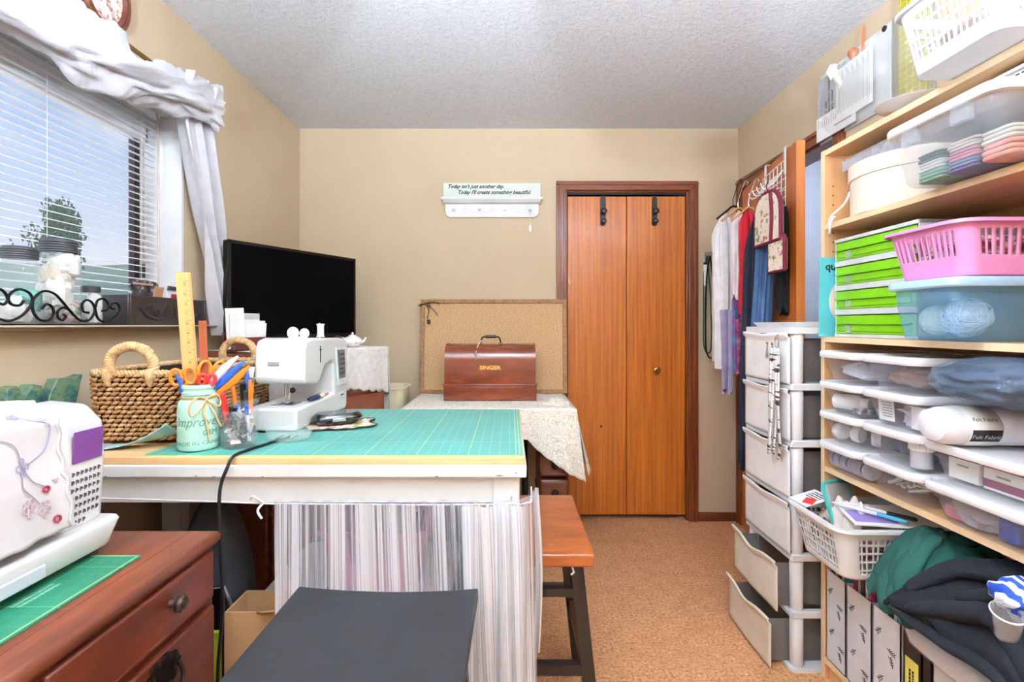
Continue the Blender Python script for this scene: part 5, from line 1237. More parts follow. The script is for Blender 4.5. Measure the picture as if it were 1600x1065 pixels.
# ------------------------------------------------------------------ white drawer tower
dtw = thing('drawer_tower', 'tall white plastic drawer tower beside the bookcase', 'drawers', (1.185, 1.825, 0))
TXW, TYW = .195, .16
DPL = pattern('white frosted plastic', [(.35, (238,238,240)), (.6, (248,248,248))], 10, .4, 5, bp=.12); YPL = pattern('yellowed frosted plastic', [(.35, (222,214,196)), (.65, (236,230,216))], 8, .4, 4, bp=.1)
for lv_ in range(7):
    z = lv_*.2; q = MB()
    q.rbox(2*TXW+.01, 2*TYW+.012, .02, max(0, z-.012), z+.012); 
    if lv_ in (0, 6): q.build('shelf_frame', WHITE, dtw)
    else:
        q = MB(); q.box(-TXW, TXW, -TYW-.004, -TYW+.02, z-.012, z+.012); q.box(-TXW, TXW, TYW-.02, TYW+.004, z-.012, z+.012); q.box(-TXW-.002, -TXW+.02, -TYW, TYW, z-.012, z+.006); q.box(TXW-.02, TXW, -TYW, TYW, z-.012, z+.012); q.build('shelf_frame', WHITE, dtw, bev=.003)
for sx, sy in ((-1, -1), (-1, 1), (1, -1), (1, 1)):
    for lv_ in range(6): MB().lathe([(.017, .012), (.021, .02), (.0225, .18), (.017, .188)], 16, c=(sx*(TXW-.028), sy*(TYW-.02), lv_*.2)).build('post', WHITE, dtw)
for k in range(6):
    z = k*.2+.014; pull = {0: .068, 1: .045}.get(k, 0); mm = YPL if k < 2 else DPL
    x0 = -TXW-.004-pull
    d_ = MB(); d_.box(x0+.01, TXW-.03, -TYW+.038, -TYW+.042, z+.005, z+.15); d_.box(x0+.01, TXW-.03, TYW-.042, TYW-.038, z+.005, z+.15); d_.box(x0+.01, TXW-.03, -TYW+.038, TYW-.038, z, z+.005); d_.box(TXW-.034, TXW-.03, -TYW+.038, TYW-.038, z, z+.15)
    d_ = d_.build('drawer', M('cloudy drawer body', (128,124,120), .3, alpha=.7), dtw)
    def front(u, v, z=z, x0=x0):
        y = -TYW+.004+(2*TYW-.008)*u; dip = (.018 if x0 < -TXW-.02 else .006)*math.exp(-((u-.5)/.2)**2)
        zz = z-.004+((.176 if x0 < -TXW-.02 else .182)-dip)*v; bow = -.004*math.sin(PI*u)
        lip = -.012 if v > .93 else 0
        return (x0+bow+lip*(1-.3*abs(u-.5)), y, zz)
    sheet('drawer_front', front, 24, 16, mm, d_, solid=.005)
    if k < 5:
        pth = [front(i/20, .985) for i in range(21)]; MB().tube(pth, .005, 8).build('pull_lip', mm if k < 2 else WHITE, d_)
o = thing('lid_tray', 'white flat tray lying on top of the drawer tower', 'tray', (1.20, 1.83, 1.2125)); q = MB(); P = rr(.40, .30, .04); q.loft([[(a*.93, b_*.93, 0) for a, b_ in P], [(a, b_, .016) for a, b_ in P], [(a*.985, b_*.985, .017) for a, b_ in P], [(a*.92, b_*.92, .004) for a, b_ in P]]); q.build('tray_body', WHITE, o)
DARKST = M('dark stored cloth', (56,48,44), .9, var=.4, scale=9)
for k in range(2, 6):
    o = MB().box(-.15, .14, -.10, .10, 0, .10).build('stored_bundle', M('stored bundle %d' % k, [(70,60,52), (120,76,60), (80,80,84), (96,86,70)][k-2], .9, var=.3), None, (1.19, 1.83, k*.2+.0225), bev=.02); tag(o, ['dark brown bundle inside the fourth drawer from the top', 'reddish bundle inside the third drawer from the top', 'grey bundle inside the second drawer from the top', 'olive brown bundle inside the top drawer'][k-2], 'bundle')
# tape measures on a hook, and two tassels
FX = 1.185-TXW-.008
mt = thing('measuring_tapes', 'white measuring tapes hanging from a hook on the drawer tower', 'tape', (FX-.016, 1.715, 1.165))
MB().tube([(0, .012*math.cos(a), -.012+.018*math.sin(a)) for a in [i*PI/8 for i in range(16)]], .0018, 6, closed=True).build('ring', CHROME, mt)
MB().tube(smoothpath([(.008, 0, .02), (-.004, 0, .012), (-.006, 0, -.002)]), .0025, 6).build('hook', BRASS, mt)
TAPE = pattern('tape print', [(.45, (240,240,238)), (.56, (238,238,236)), (.6, (60,60,62))], 60, .6, 2, stretch=(.2,.2,1.3))
for k in range(9):
    y1 = -.016+.004*k; yb = -.036+.0095*k+random.uniform(-.008, .008); l = random.uniform(.30, .40)
    def tp_(u, v, k=k, y1=y1, yb=yb, l=l): return (-.006-.003*(k % 3)-.012*math.sin(v*3+k)*v, y1+(yb-y1)*v+.02*(u-.5)*(.7+.3*math.cos(k+v)), -.03-l*v)
    sheet('tape', tp_, 2, 24, TAPE, mt, solid=.0008)
for y, lab in ((1.80, 'left silver tassel on the top drawer front'), (1.765, 'right silver tassel on the top drawer front')):
    o = thing('tassel', lab, 'tassel', (FX-.005, y, 1.15)); MB().ball((0,0,0), .004, .006, .006, 8, 6).build('bead', BRASS, o)
    q = MB()
    for k in range(8): q.tube([(0, 0, -.004), (-.003, -.008+.0023*k, -.05-.004*(k % 3))], .0013, 5)
    q.build('strands', M('silver thread', (150,148,142), .5, .4), o)

# ------------------------------------------------------------------ bookcase
BIRCH = wood('birch bookcase veneer', (214,164,112), (232,190,142), (8,1,8), 3, .45, .15, .03); BIRCHV = wood('birch bookcase side', (212,158,108), (230,184,136), (10,10,1), 3, .45, .15, .03)
EDGEB = M('pale birch edge', (238,208,166), .5, var=.04)
bc = thing('bookcase', 'tall birch bookcase against the right wall crammed with sewing supplies', 'bookcase', (1.2515, 1.175, 0))
BX0, BX1, BY0, BY1 = -.1685, .1655, -.475, .475
for y0, y1 in ((BY0, BY0+.018), (BY1-.018, BY1)):
    s_ = MB().box(BX0+.002, BX1, y0, y1, 0, 1.82).build('side_panel', BIRCHV, bc)
    MB().box(BX0, BX0+.002, y0, y1, 0, 1.82).build('edge_band', EDGEB, s_)
    for k in range(14): MB().lathe([(.0025, 0), (.0025, .001)], 8, c=(BX0+.03, (y0-.0005 if y0 > 0 else y1-.0005), 1.28+k*.032), axis='y').build('peg_hole', INK, s_)
MB().box(BX1-.006, BX1, BY0+.018, BY1-.018, .05, 1.80).build('back_panel', BIRCHV, bc)
SH = [.067, .725, 1.17, 1.555, 1.81]
for z in SH:
    s_ = MB().box(BX0+.003, BX1-.006, BY0+.018, BY1-.018, z-.009, z+.009).build('shelf', BIRCH, bc)
    MB().box(BX0, BX0+.003, BY0+.018, BY1-.018, z-.009, z+.009).build('edge_band', EDGEB, s_)
MB().box(BX0+.02, BX0+.034, BY0+.018, BY1-.018, 0, .058).build('plinth', BIRCH, bc)
S0, S1, S2, S3, S4 = [z+.0098 for z in SH]

# ---- clear storage bins
def bin_(name, lab, x0, x1, y0, y1, z, h, bm, lm, taper=.86, group=None, lidh=.016, lip=.012, lid=True, latch=False):
    """lidded plastic bin filling x0..x1, y0..y1 at the rim"""
    w_, d_ = x1-x0, y1-y0; t = thing(name, lab, 'bin', ((x0+x1)/2, (y0+y1)/2, z), 0, group)
    P = rr(w_-2*lip, d_-2*lip, .028, 5); q = MB(); hh = h-(lidh if lid else 0)
    q.loft([[(a*(taper*.96), b_*(taper*.96), 0) for a, b_ in P], [(a*taper, b_*taper, .006) for a, b_ in P], [(a*(taper+.09), b_*(taper+.09), hh*.72) for a, b_ in P], [(a*.985, b_*.985, hh*.735) for a, b_ in P], [(a, b_, hh) for a, b_ in P]], True, False); q.build('body', bm, t)
    if lid:
        Q = rr(w_, d_, .034, 6); q = MB()
        q.loft([[(a*.985, b_*.985, hh-.006) for a, b_ in Q], [(a, b_, hh-.002) for a, b_ in Q], [(a, b_, h-.006) for a, b_ in Q], [(a*.985, b_*.985, h-.001) for a, b_ in Q], [(a*.95, b_*.95, h) for a, b_ in Q], [(a*.93, b_*.93, h-.004) for a, b_ in Q]]); q.build('lid', lm, t)
    if latch:
        for yy in (-d_*.22, d_*.22): MB().box(-w_/2+lip*.2, -w_/2+lip*1.3, yy-.022, yy+.022, hh-.045, hh-.004).build('latch', bm, t, bev=.003)
    return t
LIDW = M('white bin lid', (244,244,248), .3, var=.01, coat=.2)
BINC = clear('clear bin plastic', (232,235,246), .15, .12)
def lump(name, lab, cat, c, r, m, seed=0, amp=.25, nu=26, nv=14, group=None, flat=True):
    t = MB(); R = []
    for j in range(1, nv):
        th = PI*j/nv; ring = []
        for i in range(nu):
            a = 2*PI*i/nu; sx, sy, sz = math.sin(th)*math.cos(a), math.sin(th)*math.sin(a), -math.cos(th)
            p = lambda v: math.copysign(abs(v)**.7, v)
            k = 1+amp*N3(sx*2.2+seed, sy*2.2, sz*2.2)+amp*.5*N3(sx*5, sy*5+seed, sz*5)
            z = sz*k
            ring.append((r[0]*p(sx)*k, r[1]*p(sy)*k, r[2]*max(-1.0, z)))
        R.append(ring)
    o = t.loft(R).build(name, m, None, (c[0], c[1], c[2]+r[2]), smooth=75); return tag(o, lab, cat, group)
# left stack (four), middle stack (four), right stack (two)
LX0, LX1 = 1.038, 1.372
zz = [S1+.1*k+.001 for k in range(4)]
tint = M
bins = []
for k in range(4):
    bin_('shoebox_bin', ['lowest clear bin of the far stack, holding thread spools', 'second lowest clear bin of the far stack, holding white bobbins', 'second highest clear bin of the far stack, holding a white bottle', 'top clear bin of the far stack, holding grey white fluff'][k], LX0, LX1, 1.425, 1.612, zz[k], .098, BINC, LIDW, group='clear bins on the fourth shelf')
    bin_('shoebox_bin', ['lowest clear bin of the middle stack, full of white clips and straps', 'second lowest clear bin of the middle stack, holding a dark blue bundle', 'second highest clear bin of the middle stack, with a paper list inside', 'top clear bin of the middle stack, holding brown knitted cloth'][k], LX0, LX1, 1.215, 1.417, zz[k], .098, BINC, LIDW, group='clear bins on the fourth shelf')
for k in range(2):
    bin_('shoebox_bin', ['lower clear bin of the near stack, with red and blue packets', 'upper clear bin of the near stack, holding white and maroon boxes'][k], LX0, LX1, .94, 1.207, zz[k], .098, BINC, LIDW, group='clear bins on the fourth shelf')
# contents
FLUF = M('grey white fluff', (216,218,232), .95, var=.06, bp=.5, bscale=30); KN = pattern('taupe knit', [(.3, (120,96,96)), (.6, (166,138,132)), (.75, (190,166,158))], 24, .95, 4, bp=.5, stretch=(1,1,3))
lump('fluff_bundle', 'grey white fluff filling the top bin of the far stack', 'fluff', (1.205, 1.515, zz[3]+.005), (.118, .058, .034), FLUF, 1)
lump('knit_bundle', 'brown knitted cloth filling the top bin of the middle stack', 'knitting', (1.205, 1.315, zz[3]+.005), (.12, .064, .034), KN, 2)
o = MB().box(-.03, .05, -.03, .03, 0, .003).build('plum_card', M('plum card', (110,30,70), .6), None, (1.25, 1.27, zz[3]+.0775), (0, 0, .3)); tag(o, 'plum coloured card on the brown knitted cloth', 'card')
o = thing('white_bottle', 'white plastic bottle lying in the bin of the far stack', 'bottle', (1.10, 1.53, zz[2]+.034)); o.rotation_euler = (PI/2, 0, .5)
MB().lathe([(.012, -.05), (.024, -.044), (.025, .02), (.016, .035), (.013, .05)], 18).build('bottle_body', WHITE, o); MB().lathe([(.017, .034), (.017, .056)], 14).build('cap', WHITE, o)
marks(.03, .012, M('blue ink', (60,80,140), .6), o, (.0, .0255, -.02), (-PI/2, 0, 0), 2, 'print', 6)
for k in range(3):
    o = MB().lathe([(.018, 0), (.018, .004), (.01, .005), (.01, .012), (.018, .013), (.018, .017)], 16).build('bobbin', CHROME, None, (1.085+.03*k, 1.47, zz[2]+.0075), (0, 0, 0)); tag(o, ['steel bobbin nearest the front of the white bottle bin', 'middle steel bobbin in the white bottle bin', 'steel bobbin furthest back in the white bottle bin'][k], 'bobbin', 'bobbins in the bottle bin')
for k in range(3):
    o = MB().lathe([(.024, -.012), (.027, 0), (.024, .012)], 20, axis='y').build('white_reel', WHITE, None, (1.095+.02*k, 1.565-.05*k, zz[1]+.0335), (0, 0, .4*k)); tag(o, ['white reel at the far end of the bobbin bin', 'middle white reel in the bobbin bin', 'white reel at the near end of the bobbin bin'][k], 'reel', 'reels in the bobbin bin')
for k, (c, lab) in enumerate((((96,110,150), 'blue thread spool'), ((104,70,180), 'violet thread spool'), ((88,52,170), 'deep purple thread spool'), ((150,160,150), 'grey green thread spool'), ((30,44,76), 'navy thread spool'))):
    o = thing('thread_spool', lab+' in the lowest far bin', 'spool', (1.105, 1.585-.032*k, zz[0]+.0375)); m = M('thread %d' % k, c, .7, var=.1, bp=.3, bscale=200)
    MB().lathe([(.022, -.009), (.022, .009)], 20, axis='y').build('thread', m, o); MB().lathe([(.030, -.012), (.030, -.009)], 20, axis='y').build('flange', clear('spool plastic', (220,222,236), .6), o); MB().lathe([(.030, .009), (.030, .012)], 20, axis='y').build('flange', MATS['spool plastic'], o)
o = MB().box(-.0008, .0008, -.028, .028, 0, .072).build('paper_list', PAPER, None, (1.093, 1.372, zz[2]+.0075), (0, -.08, 0)); tag(o, 'white paper list inside the bin of the middle stack', 'paper')
q = MB()
for k in range(7): q.box(-.0014, -.0009, -.022, .012+.002*(k % 3), .012+k*.008, .0135+k*.008)
q.build('print', INK, o, smooth=0)
lump('tangled_notions', 'pale tangled notions beside the paper list', 'notions', (1.13, 1.295, zz[2]+.006), (.04, .035, .033), M('pale lilac film', (214,206,222), .4, alpha=.8, var=.15), 4, .5)
o = MB().rbox(.06, .05, .01, 0, .06).build('white_carton', WHITE, None, (1.10, 1.245, zz[2]+.0075)); tag(o, 'small white carton at the near end of the paper list bin', 'carton')
lump('navy_bundle', 'dark blue cloth bundle in the middle stack', 'cloth', (1.19, 1.32, zz[1]+.005), (.10, .06, .032), M('dark blue cloth', (44,66,104), .9, var=.2), 5, .3)
o = MB().tube(smoothpath([(1.085, 1.385, zz[1]+.07), (1.09, 1.35, zz[1]+.075), (1.1, 1.32, zz[1]+.066), (1.09, 1.29, zz[1]+.074)]), .003, 6).build('lime_string', M('lime cord', (150,206,120), .6)); tag(o, 'lime green cord over the dark blue bundle', 'cord')
o = thing('small_jar', 'clear tub with a ribbed white lid beside the dark blue bundle', 'tub', (1.088, 1.252, zz[1]+.008)); MB().lathe([(.024, 0), (.024, .045)], 20).build('small_tub', clear('tub plastic', (220,220,226), .7), o)
R = []
for i, z in enumerate((.045, .07)): R.append([((.027+(.001 if j % 2 else -.001))*math.cos(2*PI*j/40), (.027+(.001 if j % 2 else -.001))*math.sin(2*PI*j/40), z) for j in range(40)])
MB().loft(R).build('ribbed_lid', WHITE, o)
for k in range(44):
    f = k/44; w_ = random.choice((.008, .012)); q = MB(); q.box(-.028, .028, -w_/2, w_/2, -.0025, .0025)
    if k < 2: q.tube([(.028, 0, 0), (.036, 0, .01), (.02, 0, .012)], .002, 5)
    o = q.build('white_strap', [WHITE, M('pale grey strap', (206,208,214), .5)][k % 2], None, (1.105+random.uniform(0, .07), 1.262+.11*f, zz[0]+.028+random.uniform(0, .042)), (random.uniform(-.7, .7), random.uniform(-.6, .6), random.uniform(0, 6))); tag(o, ['white plastic clip strap in the lowest middle bin', 'pale grey clip strap in the lowest middle bin'][k % 2], 'strap', 'straps in the lowest middle bin')
MAR = M('maroon print', (128,36,80), .6)
for k, (y, w_, lab) in enumerate(((1.145, .075, 'white card box with a maroon lid, far end of the near upper bin'), (1.05, .09, 'white card box with maroon bands, middle of the near upper bin'), (.975, .045, 'narrow white card box, near end of the near upper bin'))):
    o = thing('card_box', lab, 'box', (1.145, y, zz[1]+.0075)); MB().box(-.05, .1, -w_/2, w_/2, 0, .066).build('carton', PAPER, o, bev=.001); MB().box(-.051, .101, -w_/2-.001, w_/2+.001, .05, .068).build('maroon_lid', MAR, o)
    if k == 1: MB().box(-.051, -.04, -w_/2-.001, w_/2+.001, .006, .024).build('maroon_band', MAR, o)
    marks(.03, .008, MATS['grey print'], o, (-.0512, 0, .035), (PI/2, 0, -PI/2), 1, 'print', k)
lump('clear_wrappers', 'crinkled clear wrappers in the lower near bin', 'wrappers', (1.13, 1.12, zz[0]+.006), (.045, .06, .03), M('crinkled wrap', (214,218,236), .2, alpha=.6, bp=.6, bscale=40), 6, .5)
for k, (c, y, lab) in enumerate((((36,70,170), 1.04, 'blue packet in the lower near bin'), ((196,30,48), .985, 'red packet in the lower near bin'), ((190,120,140), 1.17, 'dusty pink packet in the lower near bin'))):
    o = MB().rbox(.16, .045, .01, 0, .05 if k < 2 else .03, e=.004).build('packet', M('packet %d' % k, c, .35), None, (1.17, y, zz[0]+.0075)); tag(o, lab, 'packet')
# felt roll and bagged pillow
FELT = M('white felt', (240,241,248), .95, var=.02, bp=.2, bscale=90)
fr_ = thing('felt_roll', 'roll of white felt with a paper band on the near bins', 'roll', (1.0, 1.135, zz[1]+.098+.046), 0); fr_.rotation_euler = (0, 0, -.06)
R = []
for i, (x, r) in enumerate(((0, .02), (.008, .036), (.03, .044), (.15, .045), (.36, .045), (.368, .036), (.37, .02))): R.append([(x, r*1.15*math.cos(2*PI*j/28), r*math.sin(2*PI*j/28)) for j in range(28)])
MB().loft(R).build('felt', FELT, fr_)
R = []
for x in (.055, .125): R.append([(x, .0525*math.cos(2*PI*j/28), .0462*math.sin(2*PI*j/28)) for j in range(28)])
MB().loft(R, False, False).build('paper_band', PAPER, fr_, solid=.001)
R = [[(x, .0535*math.cos(a), .047*math.sin(a)) for a in [PI+.08*k for k in range(9)]] for x in (.058, .122)]
MB().loft(R, False, False, closed=False).build('black_label', INK, fr_, solid=.0006)
def rollwarp(co):
    a = PI-.62-co.y/.05; return Vector((.09+co.x, .0535*math.cos(a), .0475*math.sin(a)))
text('Felt Fabric', .013, INK, fr_, warp=lambda co: Vector((.09+co.x, .0535*math.cos(PI-.5-co.y/.05), .0472*math.sin(PI-.5-co.y/.05))), name='lettering')
text('Felt Fabric', .015, PAPER, fr_, warp=lambda co: Vector((.09+co.x, .0547*math.cos(PI+.36-co.y/.05), .0482*math.sin(PI+.36-co.y/.05))), name='lettering')
pil = thing('bagged_pillow', 'dark blue pillow in a crinkled clear bag lying on the felt roll', 'pillow', (1.17, 1.06, 1.038), .1)
def pillow(k, m, nm, amp, par):
    R = []; nu, nv = 80, 36
    for j in range(1, nv):
        th = PI*j/nv; ring = []
        for i in range(nu):
            a = 2*PI*i/nu; sx, sy, sz = math.sin(th)*math.cos(a), math.sin(th)*math.sin(a), -math.cos(th); p = lambda v, e: math.copysign(abs(v)**e, v)
            kk = k*(1+amp*N3(sx*4, sy*4, sz*4)+amp*.8*(.5-abs(N3(sx*3+a*1.5, sy*7, sz*6))))
            ring.append((.17*p(sx, .55)*kk, .115*p(sy, .55)*kk, .055+.055*sz*kk))
        R.append(ring)
    MB().loft(R).build(nm, m, par, smooth=60)
pillow(.94, M('slate blue cloth', (32,44,62), .9, var=.1), 'pillow', .03, pil); pillow(1.0, M('crinkled clear bag', (150,176,206), .1, alpha=.3, bp=1.0, bscale=16), 'clear_bag', .10, pil)

# ---- third shelf: book, green drawers, blue bin, pink basket
TQ = M('turquoise cover', (96,196,208), .35, var=.03)
bk = thing('quilt_book', 'turquoise book with a round picture standing at the far end of the shelf', 'book', (1.165, 1.6245, S2)); bk.rotation_euler = (.01, 0, 0)
MB().box(-.105, .105, -.004, .004, 0, .27).build('cover', TQ, bk, bev=.001)
MB().prism([(x, z+.12) for x, z in ell(.075, .085, 30)], -.0048, -.0042, 'y').build('round_picture', M('cream print', (238,226,206), .5), bk)
text('quilts', .036, INK, bk, (-.088, -.0045, .238), (PI/2, 0, 0), align='LEFT', bold=.0008)
for k in range(4): MB().ball((-.052+.008*k, -.0052, .125+.007*(k % 2)), .004, .0006, .009, 8, 6).build('berry_print', M('rust print', (150,60,44), .6), bk)
LIME = clear('lime drawer plastic', (132,206,24), .93, .2)
gd_ = thing('desktop_organizer', 'desktop unit of four lime green drawers on the third shelf', 'drawers', (1.25, 1.440, S2))
q = MB(); fx = -.148; hyG = .165
q.box(fx, .148, -hyG, -hyG+.004, 0, .325); q.box(fx, .148, hyG-.004, hyG, 0, .325); q.box(.144, .148, -hyG, hyG, 0, .325)
for k in range(5): q.box(fx-.003, .148, -hyG, hyG, k*.0805-(.008 if k else 0), k*.0805+(.010 if k < 4 else .003))
q.build('frame', M('frosted frame', (232,238,238), .3, alpha=.85), gd_, bev=.001)
for k in range(4):
    z = k*.0805+.011; d_ = MB(); d_.box(fx-.002, fx+.003, -hyG+.007, hyG-.007, z, z+.058); d_.box(fx+.003, .14, -hyG+.007, -hyG+.011, z, z+.05); d_.box(fx+.003, .14, hyG-.011, hyG-.007, z, z+.05); d_.box(fx+.003, .14, -hyG+.007, hyG-.007, z, z+.004); d_ = d_.build('drawer', LIME, gd_, bev=.001)
    MB().box(fx-.014, fx-.002, -hyG+.02, hyG-.02, z+.03, z+.0345).build('pull_ledge', LIME, d_, bev=.001); MB().box(fx-.006, fx-.002, -hyG+.02, hyG-.02, z+.008, z+.03).build('raised_front', LIME, d_, bev=.002)
    MB().box(fx-.009, fx-.006, hyG-.085, hyG-.06, z+.004, z+.028).build('clear_tab', CLEAR, d_)
BLUB = clear('sky blue plastic', (132,192,232), .38, .15); BLUL = M('pale blue lid', (176,214,242), .3, var=.02)
bin_('yarn_bin', 'sky blue lidded bin with yarn balls on the third shelf', .99, 1.385, 1.055, 1.262, S2+.001, .148, BLUB, BLUL, .90)
def yarn(lab, c, r, m):
    o = thing('yarn_ball', lab, 'yarn', c); MB().ball((0,0,0), r*.94, r*.94, r*.94, 20, 12).build('core', m, o)
    q = MB()
    for k in range(26):
        n1 = Vector((random.gauss(0,1), random.gauss(0,1), random.gauss(0,1))).normalized(); a1 = n1.orthogonal().normalized(); b1 = n1.cross(a1); off = random.uniform(-.4, .4)
        q.tube([n1*r*off*.9+(a1*math.cos(t)+b1*math.sin(t))*r*math.sqrt(1-off*off*.81) for t in [i*2*PI/22 for i in range(22)]], r*.035, 5, closed=True)
    q.build('strands', m, o)
yarn('white yarn ball at the far end of the blue bin', (1.09, 1.208, S2+.052), .036, M('pale mint yarn', (222,238,230), .9)); yarn('pale blue yarn ball at the near end of the blue bin', (1.092, 1.132, S2+.058), .046, M('pale blue yarn', (206,222,246), .9))
basket('pink_basket', 'pink slotted basket standing on the blue yarn bin', 'basket', (1.19, 1.155, S2+.1505), 0, .38, .215, .125, .86, M('orchid pink plastic', (232,152,204), .35, var=.02), lambda sd, q, t: ((.36 < t < .84) and (.08 < q < .9) and int(q*(28 if sd % 2 else 40)) % 2 == 0), rim=.014)
SCR = pattern('fabric scraps', [(.3, (70,40,44)), (.42, (150,60,62)), (.52, (226,206,196)), (.62, (120,84,96)), (.75, (60,70,90))], 30, .9, 2)
lump('fabric_scraps', 'mixed red and dark fabric scraps inside the pink basket', 'fabric', (1.19, 1.155, S2+.155), (.15, .083, .05), SCR, 8, .15)

# ---- second shelf: hat box, bead case, clear bin with folded cloth
CRM = M('cream card', (244,232,212), .65, var=.02)
hb = thing('hat_box', 'round cream hat box with a rope handle on the second shelf', 'box', (1.238, 1.455, S3))
MB().lathe([(.158, 0), (.158, .15)], 48).build('drum', CRM, hb); MB().lathe([(.163, .112), (.163, .158), (.155, .16)], 48).build('lid', CRM, hb)
a0 = math.atan2(-1.235, -1.462)
def hbp(an, r, z): return (r*math.cos(an), r*math.sin(an), z)
an = PI*.80
MB().tube(smoothpath([hbp(an, .158, .09), hbp(an, .163, .07), hbp(an, .178, .045), hbp(an, .209, .014), hbp(an, .213, -.02), hbp(an+.03, .212, -.045), hbp(an+.14, .214, -.04), hbp(an+.2, .21, -.005), hbp(an+.14, .20, .008)], 6), .0038, 8).build('rope_handle', WPAINT, hb)
MB().ball(hbp(an, .160, .092), .004, .004, .005, 8, 6).build('handle_knot', CHROME, hb)
bd = thing('bead_case', 'clear divided bead case lying on the hat box', 'case', (1.235, 1.465, S3+.1605)); q = MB(); q.box(-.13, .12, -.10, .11, 0, .003)
for k in range(7): q.box(-.13+k*.0414, -.128+k*.0414, -.10, .11, 0, .035)
for k in range(6): q.box(-.13, .12, -.10+k*.0415, -.098+k*.0415, 0, .035)
q.build('dividers', clear('case plastic', (220,216,224), .35), bd); MB().box(-.131, .121, -.101, .111, .0355, .039).build('lid', MATS['case plastic'], bd)
bin_('cloth_bin', 'large clear lidded bin of folded cloth on the second shelf', .965, 1.385, .94, 1.235, S3+.001, .15, clear('grey clear plastic', (196,206,218), .26, .12), M('cloudy white lid', (240,242,246), .3), .90, latch=True, lip=.014)
def fold(lab, x, y, z, w_, d_, h, c, k):
    o = thing('folded_cloth', lab, 'cloth', (x, y, z), 0, 'folded cloth in the clear bin'); m = M('folded %d' % k, c, .9, var=.1, bp=.2)
    n = 3
    for i in range(n): MB().rbox(w_, d_*(1-.02*i), .012, h*i/n, h*(i+1)/n-.0008, (0, .003*math.sin(i*3+k)), e=h/n*.4).build('layer', m, o)
zz3 = S3+.009
for k, (y, c, lab, z, h) in enumerate(((1.165, (120,170,140), 'sage green folded cloth at the far end of the clear bin', 0, .026), (1.165, (220,220,216), 'off-white folded cloth on the sage green one', .027, .022), (1.165, (60,96,84), 'dark green folded cloth topping the far pile', .05, .02), (1.085, (96,104,150), 'slate blue folded cloth in the middle of the clear bin', 0, .024), (1.085, (206,120,140), 'rose folded cloth on the slate blue one', .025, .022), (1.085, (216,206,196), 'cream folded cloth topping the middle pile', .048, .022), (1.005, (226,150,130), 'salmon folded cloth at the near end of the clear bin', 0, .035), (1.005, (228,222,210), 'ivory folded cloth on the salmon one', .036, .028))):
    fold(lab, 1.16, y, zz3+z, .26, .072, h, c, k)
basket('white_tray_basket', 'small white lattice basket on top of the clear cloth bin', 'basket', (1.24, 1.04, S3+.1515), 0, .22, .16, .075, .9, WHITE, lambda sd, q, t: .2 < t < .85 and .08 < q < .92 and (int(q*36) % 3 != 0) and (int(t*9) % 3 != 0), rim=.008)
# ---- top of the bookcase
basket('white_basket', 'white lattice basket overhanging the top of the bookcase', 'basket', (1.165, 1.06, S4+.001), 0, .41, .245, .16, .86, WHITE, lambda sd, q, t: .16 < t < .84 and .1 < q < .9 and (int(q*(72 if sd % 2 == 0 else 48)) % 3 != 0) and (int(t*24) % 4 != 0), cell=(72, 24), rim=.012)
lump('basket_filling', 'pale cloth filling the white basket on the bookcase', 'cloth', (1.165, 1.06, S4+.006), (.16, .09, .05), pattern('pale mixed cloth', [(.35, (236,232,226)), (.55, (206,180,160)), (.7, (226,222,220))], 14, .9, 3), 11, .15)
o = thing('white_platter', 'white shallow platter jutting from the top of the bookcase', 'platter', (1.2, 1.33, S4+.001)); q = MB(); P = ell(.16, .10, 40); q.loft([[(a*.7, b_*.7, 0) for a, b_ in P], [(a, b_, .02) for a, b_ in P], [(a*.98, b_*.98, .022) for a, b_ in P], [(a*.68, b_*.68, .004) for a, b_ in P]]); q.build('dish', WHITE, o)
o = tag(lump('batting', 'white quilt batting at the near end of the bookcase top', 'batting', (1.2, .83, S4), (.14, .085, .07), FELT, 13, .15), 'white quilt batting at the near end of the bookcase top', 'batting')
# wall pocket and ruler sleeve hung on the right wall
POLY = clear('poly sleeve', (236,236,234), .14, .12)
wp = thing('notion_pocket', 'clear wall pocket of printed packets hung above the right door', 'pocket', (XR-.004, 1.955, 2.045))
def sleeve(nm, y0, y1, z0, z1, t, m, par, x=0):
    def f(u, v): return (x-t*math.sin(PI*u)**.5*(.6+.4*math.sin(PI*v))-.004*N3(u*5, v*5, 3), y0+(y1-y0)*u, z0+(z1-z0)*v)
    return sheet(nm, f, 16, 12, m, par, solid=.0008)
sleeve('clear_front', -.20, .20, -.01, .27, .05, POLY, wp); MB().box(-.004, 0, -.20, .20, -.01, .30).build('backing', M('grey white card', (216,216,214), .7), wp)
GC = M('grey print card', (176,176,178), .7, var=.05)
MB().box(-.022, -.018, .02, .19, .01, .27).build('grey_card', GC, wp, rot=(0, .0, 0)); MB().box(-.03, -.026, -.14, .06, .03, .25).build('white_card', PAPER, wp); MB().box(-.028, -.0245, -.05, .19, -.005, .10).build('lower_card', PAPER, wp)
for k, (tx, y, z, s_) in enumerate((('in set', .135, .10, .022), ('our decorative rotative', .115, .13, .017), ('ary cutter', .095, .12, .017))):
    text(tx, s_*1.25, INK, wp, (-.0228, y, z+.03), (PI/2, -PI/2, -PI/2), name='print', bold=.0005)
q = MB()
for k in range(26): q.box(-.0305, -.03, .052-.0072*k, .0538-.0072*k, .06+.004*(k % 3), .235-.012*(k % 4))
for k in range(12): q.box(-.0288, -.028, .175-.014*k, .177-.014*k, .05, .092-.01*(k % 3))
q.build('fine_print', M('grey ink', (150,148,146), .7), wp, smooth=0)
marks(.10, .018, M('pencil grey', (150,150,150), .7), wp, (-.0292, .02, .028), (PI/2, 0, -PI/2), 1, 'handwriting', 8)
